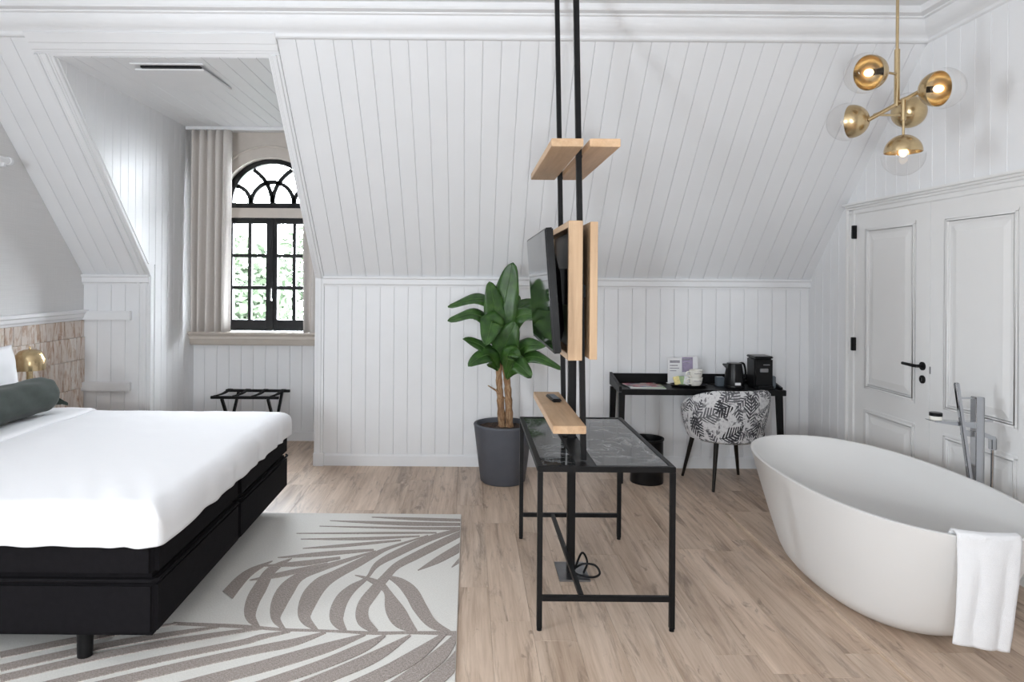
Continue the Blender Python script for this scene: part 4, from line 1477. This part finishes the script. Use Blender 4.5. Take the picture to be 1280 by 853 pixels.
# ------------------------------------------------------------------ desk
DX0, DX1, DF, DB, DT = 1.195, 2.515, 5.40, 5.80, 0.742
dk = thing('desk', 'narrow black wooden desk with raised back edge against the panelled wall', 'desk', ((DX0 + DX1) / 2, 5.6, 0))
MB().box(DX0 + 0.02, DF, DT - 0.045, DX1, DB, DT).build('desk_top', 'blackwood', dk, bevel=0.003)
MB().box(DX0 + 0.02, DB - 0.018, DT, DX1 - 0.02, DB, DT + 0.075).build('back_rim', 'blackwood', dk, bevel=0.002)
for xx in (DX0, DX1 - 0.04):
    m = MB().prism([(DF + 0.02, DT - 0.02), (DB, DT - 0.02), (DB, DT + 0.085), (DB - 0.03, DT + 0.085), (DF + 0.02, DT + 0.02)], 'x', xx, xx + 0.02)
    m.build('side_rim', 'blackwood', dk, bevel=0.002)
for (xx, sgn) in ((DX0 + 0.022, -1), (DX1 - 0.045, 1)):
    MB().bar((xx, DF + 0.035, DT - 0.03), (xx + sgn * 0.012, DF - 0.005, 0.0), 0.05, 0.036, (0, 1, 0), 0.034, 0.028).build('leg', 'blackwood', dk, bevel=0.002)
    MB().bar((xx, DB - 0.05, DT - 0.03), (xx + sgn * 0.012, DB - 0.02, 0.0), 0.05, 0.036, (0, 1, 0), 0.034, 0.028).build('leg', 'blackwood', dk, bevel=0.002)

# desk contents
mg = thing('magazine', 'colourful magazine with red and pink cover, uppermost at the left of the desk', 'magazine', (1.41, 5.54, DT + 0.007))
def mag(parent, cx, cy, z, w, d, t, rot, name, mat):
    R = Matrix.Translation((cx, cy, z)) @ Matrix.Rotation(rot, 4, 'Z')
    m = MB(R)
    m.box(-w / 2, -d / 2, 0, w / 2, d / 2, t)
    return m.build(name, mat, parent, bevel=0.001, seg=1)
mag(mg, 1.41, 5.545, DT + 0.0085, 0.27, 0.20, 0.0055, 0.10, 'pages', 'paper')
mag(mg, 1.41, 5.545, DT + 0.0141, 0.272, 0.202, 0.0012, 0.10, 'cover', 'mag')
mg2 = thing('magazine', 'magazine with pale page edges, underneath the red and pink one', 'magazine', (1.43, 5.53, DT))
mag(mg2, 1.435, 5.53, DT + 0.0005, 0.28, 0.21, 0.006, -0.06, 'pages', 'paper')
mag(mg2, 1.435, 5.53, DT + 0.0066, 0.282, 0.212, 0.0012, -0.06, 'cover', 'greenpaper')

def card(x0, x1, y, h, mat_bands, label, lean=0.05, name='brochure'):
    t = thing(name, label, 'brochure', ((x0 + x1) / 2, y, DT))
    R = Matrix.Translation(((x0 + x1) / 2, y, DT + 0.003)) @ Matrix.Rotation(-lean, 4, 'X')
    w = x1 - x0
    m = MB(R)
    m.box(-w / 2, 0, 0, w / 2, 0.003, h)
    m.build('sheet', 'paper', t)
    m = MB(R)
    m.box(-w / 2, 0.003, 0.0, w / 2, 0.045, 0.006)
    m.build('stand_foot', 'paper', t)
    for (a, b, za, zb, mt) in mat_bands:
        m = MB(R)
        m.box(-w / 2 + a * w, -0.0008, za * h, -w / 2 + b * w, 0.0005, zb * h)
        m.build('printed_block', mt, t)
    return t
card(1.665, 1.785, 5.71, 0.215, [(0.15, 0.85, 0.80, 0.90, 'grey_print'), (0.15, 0.7, 0.68, 0.72, 'grey_print'), (0.15, 0.8, 0.58, 0.61, 'grey_print'), (0.15, 0.6, 0.48, 0.51, 'grey_print')],
     'white information card with grey heading standing at the back of the desk')
card(1.79, 1.925, 5.73, 0.225, [(0.0, 0.68, 0.42, 0.97, 'purple'), (0.06, 0.60, 0.86, 0.91, 'paper'), (0.74, 0.95, 0.2, 0.28, 'grey_print'), (0.06, 0.5, 0.76, 0.78, 'paper')],
     'lilac and white brochure standing beside the white card on the desk')

ty = thing('serving_tray', 'black oval tray with cups and sachets on the desk', 'tray', (1.79, 5.575, DT))
R = Matrix.Translation((1.79, 5.56, DT)) @ Matrix.Scale(1.5, 4, (1, 0, 0))
m = MB(R).lathe([(0, 0.0005), (0.088, 0.0005), (0.098, 0.014), (0.102, 0.022), (0.098, 0.022), (0.086, 0.006), (0, 0.006)], n=40)
m.build('dish', 'blackplastic', ty, smooth=True)
def cup(x, y, z, label):
    t = thing('coffee_cup', label, 'cup', (x, y, z))
    S = Matrix.Translation((x, y, z)) @ Matrix.Scale(1.3, 4) @ Matrix.Translation((-x, -y, -z))
    MB(S).lathe([(0, 0), (0.022, 0), (0.024, 0.004), (0.036, 0.02), (0.041, 0.05), (0.042, 0.058), (0.039, 0.058), (0.037, 0.048), (0.032, 0.02), (0.0, 0.008)], (x, y, z), n=28).build('bowl', 'ceramic', t, smooth=True)
    MB(S).tube(smooth_path([(x - 0.037, y - 0.01, z + 0.048), (x - 0.06, y - 0.016, z + 0.046), (x - 0.062, y - 0.016, z + 0.026), (x - 0.034, y - 0.01, z + 0.018)], 5), 0.005, 8).build('handle', 'ceramic', t, smooth=True)
    pr = MB(S)
    for k in range(7):
        a = -PI / 2 + (k - 3) * 0.16
        pr.box(x + 0.0408 * math.cos(a) - 0.0018, y + 0.0408 * math.sin(a) - 0.001, z + 0.036, x + 0.0408 * math.cos(a) + 0.0018, y + 0.0408 * math.sin(a) + 0.001, z + 0.041)
    pr.build('printed_line', 'grey_print', t)
cup(1.84, 5.535, DT + 0.0062, 'cream cup on the tray, lower of the two stacked cups')
cup(1.842, 5.537, DT + 0.066, 'cream cup stacked on top of the other cup on the tray')
random.seed(5)
for k, (xx, mt, lb) in enumerate(((1.715, 'yellow', 'yellow tea sachet at the left end of the tray'), (1.745, 'greenpaper', 'green tea sachet between the yellow and white ones on the tray'), (1.775, 'paper', 'white sachet nearest the cups on the tray'))):
    R = Matrix.Translation((xx, 5.585, DT + 0.0065)) @ Matrix.Rotation(0.25 * (k - 1), 4, 'Y') @ Matrix.Rotation(-0.25, 4, 'X')
    m = MB(R)
    m.box(-0.025, -0.004, 0.006, 0.025, 0.004, 0.075)
    tag(m.build('tea_sachet', mt, None, bevel=0.002), lb, 'sachet')
R = Matrix.Translation((2.07, 5.62, DT + 0.0005))
m = MB(R)
m.box(-0.035, -0.03, 0, 0.025, 0.03, 0.075)
tag(m.build('sachet_box', 'lens', None, bevel=0.003), 'small grey box behind the left side of the kettle', 'box')

kt = thing('kettle', 'black electric kettle on the desk beside the coffee machine', 'kettle', (2.165, 5.53, DT))
KX, KY = 2.150, 5.53
MB().lathe([(0, 0), (0.078, 0), (0.080, 0.012), (0.078, 0.02), (0, 0.02)], (KX, KY, DT + 0.0005), n=32).build('power_base', 'blackplastic', kt, smooth=True)
MB().lathe([(0, 0.021), (0.076, 0.021), (0.076, 0.05), (0.070, 0.12), (0.060, 0.185), (0.057, 0.20), (0, 0.206)], (KX, KY, DT), n=32).build('body', 'blackplastic', kt, smooth=True)
MB().hexa([(KX - 0.058, KY - 0.02, DT + 0.15), (KX - 0.095, KY - 0.006, DT + 0.185), (KX - 0.095, KY + 0.006, DT + 0.185), (KX - 0.058, KY + 0.02, DT + 0.15),
           (KX - 0.052, KY - 0.02, DT + 0.195), (KX - 0.095, KY - 0.006, DT + 0.196), (KX - 0.095, KY + 0.006, DT + 0.196), (KX - 0.052, KY + 0.02, DT + 0.195)]).build('spout', 'blackplastic', kt, bevel=0.003)
MB().tube(smooth_path([(KX + 0.045, KY + 0.01, DT + 0.195), (KX + 0.085, KY + 0.02, DT + 0.19), (KX + 0.10, KY + 0.02, DT + 0.11), (KX + 0.07, KY + 0.015, DT + 0.05)], 5), 0.009, 8).build('handle', 'blackplastic', kt, smooth=True)
MB().box(KX - 0.022, KY - 0.0805, DT + 0.030, KX + 0.022, KY - 0.074, DT + 0.050).build('gauge_label', 'paper', kt)

cm = thing('coffee_machine', 'black capsule coffee machine at the right end of the desk', 'coffee machine', (2.375, 5.58, DT))
MB().box(2.29, 5.47, DT + 0.0005, 2.44, 5.63, DT + 0.245).build('body', 'blackplastic', cm, bevel=0.012, seg=3)
MB().box(2.283, 5.455, DT + 0.245, 2.435, 5.62, DT + 0.262).build('lid', 'blackplastic', cm, bevel=0.006)
MB().box(2.295, 5.385 + 0.04, DT + 0.001, 2.425, 5.47, DT + 0.03).build('drip_tray', 'blackplastic', cm, bevel=0.004)
MB().box(2.33, 5.455, DT + 0.135, 2.395, 5.47, DT + 0.165).build('spout', 'steel', cm, bevel=0.003)
MB().box(2.36, 5.464, DT + 0.19, 2.41, 5.4705, DT + 0.197).build('badge', 'steel', cm)
MB().box(2.44, 5.49, DT + 0.001, 2.473, 5.62, DT + 0.10).build('water_tank', 'lens', cm, bevel=0.006)
MB().tube(smooth_path([(2.31, 5.62, DT + 0.05), (2.28, 5.70, DT + 0.03), (2.24, 5.76, DT + 0.01), (2.20, 5.76, DT + 0.007)], 5), 0.004, 6).build('power_cord', 'black', cm, smooth=True)

# waste bin
bn = thing('waste_bin', 'round black waste bin on the floor under the desk', 'bin', (1.42, 5.40, 0))
MB().lathe([(0, 0.0), (0.128, 0.0), (0.130, 0.01), (0.128, 0.33), (0.130, 0.345), (0.124, 0.345), (0.122, 0.33), (0.122, 0.02), (0, 0.02)], (1.425, 5.45, 0), n=40).build('bucket', 'blackplastic', bn, smooth=True)
MB().lathe([(0.129, 0.335), (0.134, 0.34), (0.134, 0.352), (0.126, 0.352), (0.124, 0.335)], (1.425, 5.45, 0), n=40, closed=True).build('rim', 'black', bn, smooth=True)

# ------------------------------------------------------------------ tub chair with botanical print
CX, CY, CROT = 2.01, 5.37, 0.16
ch = thing('tub_chair', 'barrel-backed chair in black and white botanical fabric facing the desk', 'chair', (CX, CY, 0))
CM = Matrix.Translation((CX, CY, 0)) @ Matrix.Rotation(CROT, 4, 'Z')
def shell(u, v, inner=False):
    """u round the back from arm to arm, v bottom to top; open side +y"""
    a = lerp(-2.25, 2.25, u)            # 0 = straight back (-y)
    q = abs(a) / 2.25
    zt = 0.765 - 0.22 * max(0, (q - 0.25) / 0.75) ** 1.5
    zb = 0.385
    z = lerp(zb, zt, v)
    R0 = lerp(0.275, 0.345, min(1, (z - zb) / 0.30) ** 0.6)
    if inner:
        R0 -= 0.06
        z = lerp(zb + 0.05, zt, v)
    return Vector((math.sin(a) * R0, -math.cos(a) * R0 * 0.92, z))
nu, nv = 49, 12
prof = []
def ring(u):
    out = [shell(u, j / (nv - 1)) for j in range(nv)]
    top_o, top_i = shell(u, 1.0), shell(u, 1.0, True)
    mid = (top_o + top_i) / 2 + Vector((0, 0, 0.018))
    out += [lerp(top_o, mid, 0.55) + Vector((0, 0, 0.008)), mid, lerp(mid, top_i, 0.45) + Vector((0, 0, 0.008))]
    out += [shell(u, 1 - j / (nv - 1), True) for j in range(nv)]
    return out
m = MB(CM)
K = len(ring(0))
m.grid(lambda u, v: ring(u)[min(K - 1, int(round(v * (K - 1))))], nu, K)
k = len(m.v)
# close the arm ends
for base in (0, (nu - 1) * K):
    half = K // 2
    for j in range(half):
        a_, b_, c_, d_ = base + j, base + j + 1, base + K - 2 - j, base + K - 1 - j
        if len({a_, b_, c_, d_}) == 4:
            m.f.append([a_, b_, c_, d_])
m.build('back_shell', 'print', ch, smooth=True, angle=60)
m = MB(CM)
m.lathe([(0, 0.375), (0.25, 0.375), (0.275, 0.39), (0.285, 0.43), (0.275, 0.465), (0.24, 0.478), (0, 0.482)], n=40)
m.build('seat', 'print', ch, smooth=True)
for (lx, ly) in ((1.865, 5.19), (2.33, 5.25), (1.765, 5.62), (2.24, 5.66)):
    tp = Vector((lerp(CX, lx, 0.72), lerp(CY, ly, 0.72), 0.385))
    MB().tube([tp, Vector((lx, ly, 0.0))], [0.020, 0.011], 12).build('leg', 'legwood', ch, smooth=True)

# ------------------------------------------------------------------ bath tub, towel, tap
UX, UY, UA, UB, UH = 2.10, 3.56, 0.475, 0.905, 0.585
Z0 = 0.018
def sup(a, A, B, n=2.25):
    c, s = math.cos(a), math.sin(a)
    return math.copysign(abs(c) ** (2 / n), c) * A, math.copysign(abs(s) ** (2 / n), s) * B
outer = []   # (scale a, scale b, z)
def oprof(t):
    k = 0.67 + 0.33 * t ** 0.80
    if t < 0.16:
        k -= 0.10 * (1 - t / 0.16) ** 2
    return k
rings = []
for i in range(19):
    t = i / 18
    rings.append((UA * oprof(t), UB * (oprof(t) * 0.94 + 0.06 * t), Z0 + 0.001 + (UH - 0.004) * t))
rings.append((UA - 0.004, UB - 0.004, Z0 + UH))
rings.append((UA - 0.016, UB - 0.016, Z0 + UH))
rings.append((UA - 0.020, UB - 0.020, Z0 + UH - 0.004))
for i in range(1, 17):
    t = 1 - i / 16
    k = 0.50 + 0.50 * t ** 0.55 if t > 0 else 0.38
    rings.append(((UA - 0.022) * k, (UB - 0.022) * k, Z0 + 0.11 + (UH - 0.115) * t))
rings.append((0.04, 0.06, Z0 + 0.105))
nt = 72
V, F = [], []
for (A, B, z) in rings:
    for k in range(nt):
        x_, y_ = sup(2 * PI * k / nt, A, B)
        V.append((UX + x_, UY + y_, z))
for i in range(len(rings) - 1):
    for k in range(nt):
        k2 = (k + 1) % nt
        F.append((i * nt + k, i * nt + k2, (i + 1) * nt + k2, (i + 1) * nt + k))
F.append(tuple(range(nt))[::-1])
F.append(tuple((len(rings) - 1) * nt + k for k in range(nt)))
tub = thing('bathtub', 'freestanding oval matte white bathtub on the bath platform', 'bathtub', (UX, UY, Z0))
MB().add(V, F).build('basin', 'tub', tub, smooth=True, angle=60)
MB().lathe([(0, 0), (0.03, 0), (0.03, 0.006), (0.0, 0.008)], (UX, UY + 0.05, Z0 + 0.103), n=20).build('drain', 'chrome', tub, smooth=True)

# towel over the near end of the rim
def towel(u, v):
    """u across, v along from inside the tub over the rim and down outside"""
    a0, a1 = -2.05 + 0.33, -1.22 - 0.12
    x = lerp(1.925, 2.145, u)
    # rim edge under x
    q = min(1, abs((x - UX) / (UA - 0.01)))
    ye = UY - (UB) * (1 - q ** 2.25) ** (1 / 2.25)
    L = [(0.130, -0.16), (0.075, -0.06), (0.030, 0.0), (0.022, 0.010), (0.008, 0.014), (-0.008, 0.010), (-0.014, -0.004), (-0.017, -0.05), (-0.020, -0.14), (-0.022, -0.25), (-0.026, -0.34), (-0.024, -0.405)]
    s = v * (len(L) - 1)
    i = min(len(L) - 2, int(s))
    t = s - i
    dy, dz = lerp(L[i][0], L[i + 1][0], t), lerp(L[i][1], L[i + 1][1], t)
    hang = max(0, -dz) if v > 0.5 else 0
    wob = 0.010 * math.sin(u * 7 + 0.8) * min(1, hang / 0.15) + 0.005 * noise.noise(Vector((u * 4, v * 6, 3)))
    flat = lerp(ye, 2.66, min(1, hang / 0.25) * 0.5)
    return Vector((x - 0.10 * hang - 0.05 * hang * u, flat + dy - abs(wob), Z0 + UH + 0.005 + dz - 0.02 * u * min(1, hang / 0.3)))
tw = thing('towel', 'white terry towel hanging over the near end of the bathtub', 'towel', (2.08, 2.66, Z0 + UH))
MB().grid(towel, 24, 70).build('cloth', 'towel', tw, smooth=True, angle=180, solid=0.011)

# floor standing tap
FXc, FYc = 2.70, 3.62
tp = thing('floor_tap', 'tall chrome floor-standing bath tap with hand shower beside the tub', 'tap', (FXc, FYc, Z0))
MB().box(FXc - 0.024, FYc - 0.022, Z0, FXc + 0.024, FYc + 0.022, 1.0).build('column', 'chrome', tp, bevel=0.003)
MB().box(FXc - 0.075, FYc - 0.06, Z0, FXc + 0.075, FYc + 0.06, Z0 + 0.012).build('base_plate', 'chrome', tp, bevel=0.003)
MB().hexa([(2.455, FYc - 0.035, 0.868), (FXc - 0.02, FYc - 0.022, 0.835), (FXc - 0.02, FYc + 0.022, 0.835), (2.455, FYc + 0.035, 0.868),
           (2.44, FYc - 0.035, 0.876), (FXc - 0.02, FYc - 0.022, 0.868), (FXc - 0.02, FYc + 0.022, 0.868), (2.44, FYc + 0.035, 0.876)]).build('spout', 'chrome', tp, bevel=0.003)
MB().bar((2.565, FYc - 0.03, 1.078), (2.648, FYc - 0.03, 0.52), 0.022, 0.022, (0, 1, 0)).build('hand_shower', 'chrome', tp, bevel=0.004)
MB().bar((2.575, FYc - 0.02, 0.995), (FXc, FYc - 0.01, 0.995), 0.012, 0.008).build('shower_holder', 'chrome', tp, bevel=0.002)
MB().bar((2.60, FYc - 0.02, 0.815), (FXc, FYc - 0.01, 0.80), 0.016, 0.03).build('shower_holder', 'chrome', tp, bevel=0.002)
MB().bar((FXc, FYc, 0.81), (2.785, FYc - 0.01, 0.78), 0.03, 0.022).build('lever', 'chrome', tp, bevel=0.004)
MB().box(2.762, FYc - 0.02, 0.72, 2.792, FYc + 0.01, 0.785).build('hose_outlet', 'chrome', tp, bevel=0.004)
MB().tube(smooth_path([(2.777, FYc - 0.005, 0.725), (2.775, FYc - 0.005, 0.55), (2.765, FYc - 0.01, 0.30), (2.71, FYc - 0.05, 0.12), (2.66, FYc - 0.04, 0.25), (2.648, FYc - 0.03, 0.52)], 8), 0.008, 8).build('hose', 'chrome', tp, smooth=True)
MB().bar((FXc + 0.02, FYc, 0.873), (FXc + 0.075, FYc - 0.01, 0.873), 0.012, 0.012).build('mixer_stick', 'chrome', tp, bevel=0.003)
jr = thing('soap_jar', 'little white jar with black lid standing on the chrome spout', 'jar', (2.475, FYc, 0.877))
MB().lathe([(0, 0), (0.028, 0), (0.03, 0.004), (0.03, 0.02), (0, 0.021)], (2.478, FYc, 0.8765), n=24).build('pot', 'ceramic', jr, smooth=True)
MB().lathe([(0, 0.021), (0.031, 0.021), (0.031, 0.036), (0.028, 0.039), (0, 0.039)], (2.478, FYc, 0.8765), n=24).build('lid', 'blackplastic', jr, smooth=True)

# ------------------------------------------------------------------ pendant lamp
QY = 3.55
def QP(px, py, dy=0.0):
    y = QY + dy
    dx, dz = px - 587, py - 350
    dx, dz = dx + 0.0075 * dz, dz - 0.0075 * dx
    return Vector((dx * y / 853, y, CAMZ - dz * y / 853))
pd = thing('pendant_lamp', 'brass branched pendant lamp with five clear glass globes over the bathtub', 'lamp', QP(1120, 0))
c0 = QP(1121, 128)
cx_ = c0.x
MB().tube([(cx_, QY, ZCEIL), (cx_, QY, QP(1120, 62).z)], 0.0075, 12).build('stem', 'brass', pd, smooth=True)
MB().tube([(cx_, QY, QP(1120, 62).z), (cx_, QY, QP(1120, 133).z)], 0.0135, 14).build('sleeve', 'brass', pd, smooth=True)
MB().lathe([(0, 0), (0.06, 0), (0.06, -0.02), (0.0, -0.024)], (cx_, QY, ZCEIL), n=28).build('ceiling_rose', 'brass', pd, smooth=True)
def globe(center, direction):
    """brass half shell at the arm side, clear globe round it, bulb inside; direction = where the globe opens"""
    d = Vector(direction).normalized()
    c = Vector(center)
    R = 0.088
    pr = []
    for k in range(15):
        a = PI - (PI / 2) * k / 14 * 1.02
        pr.append((max(1e-4, R * math.sin(a)), R * math.cos(a)))
    pr2 = [(max(1e-4, (r / R) * (R - 0.003)), h / R * (R - 0.003)) for r, h in reversed(pr)]
    cp = MB().lathe(pr + pr2, c, d, 36).build('brass_cup', 'brass', pd, smooth=True)
    G = 0.101
    gp = [(max(1e-4, G * math.sin(PI * k / 24)), 0.022 + G * math.cos(PI * k / 24)) for k in range(25) if 0.022 + G * math.cos(PI * k / 24) > -0.004]
    MB().lathe(gp, c, d, 40).build('glass_globe', 'globe', pd, smooth=True)
    MB().lathe([(0.0, -0.085), (0.016, -0.085), (0.016, -0.03), (0.0, -0.03)], c, d, 16).build('socket', 'black', cp, smooth=True)
    MB().lathe([(max(1e-4, 0.019 * math.sin(PI * k / 10)), 0.000 - 0.026 * math.cos(PI * k / 10)) for k in range(11)], c, d, 18).build('bulb', 'bulb', pd, smooth=True)
    return c - d * R
def arm(a, b, r=0.0065):
    MB().tube([a, b], r, 10).build('arm', 'brass', pd, smooth=True)
j1 = Vector((cx_, QY, QP(1120, 93).z))
j2 = Vector((cx_, QY - 0.016, QP(1120, 131).z))
# 1 upper left, opens to the left and towards us
e = globe(QP(1086, 91, -0.10), (-0.92, -0.34, -0.2))
arm(j1, e)
# 2 right, opens to the right and towards us
e2 = globe(QP(1173, 111, -0.13), (0.30, -0.93, -0.18))
# 3 lower left, opens away to the left
e3 = globe(QP(1064, 152, 0.12), (-0.62, 0.76, 0.06))
MB().tube([e2, e3], 0.0062, 10).build('arm', 'brass', pd, smooth=True)
mid = (e2 + e3) / 2
dd = (e3 - e2).normalized() * 0.14
MB().tube([mid - dd, mid + dd], 0.011, 12).build('arm_sleeve', 'brass', pd, smooth=True)
# 4 behind, opens away and up to the right
e4 = globe(QP(1136, 140, 0.22), (0.35, 0.85, 0.42))
arm((cx_ - 0.06, QY + 0.10, QP(1107, 138).z), e4)
arm((cx_, QY, QP(1120, 133).z), (cx_ - 0.06, QY + 0.10, QP(1107, 138).z))
# 5 bottom, opens downwards
q5 = QP(1129, 190, -0.03)
e5 = globe(q5, (0, 0, -1))
MB().tube([Vector((q5.x, q5.y, QP(1129, 127).z)), Vector((q5.x, q5.y, QP(1129, 152).z))], 0.0125, 12).build('drop_sleeve', 'brass', pd, smooth=True)
arm(Vector((q5.x, q5.y, QP(1129, 150).z)), e5)
arm(Vector((cx_, QY, QP(1120, 128).z)), Vector((q5.x, q5.y, QP(1129, 129).z)), 0.010)
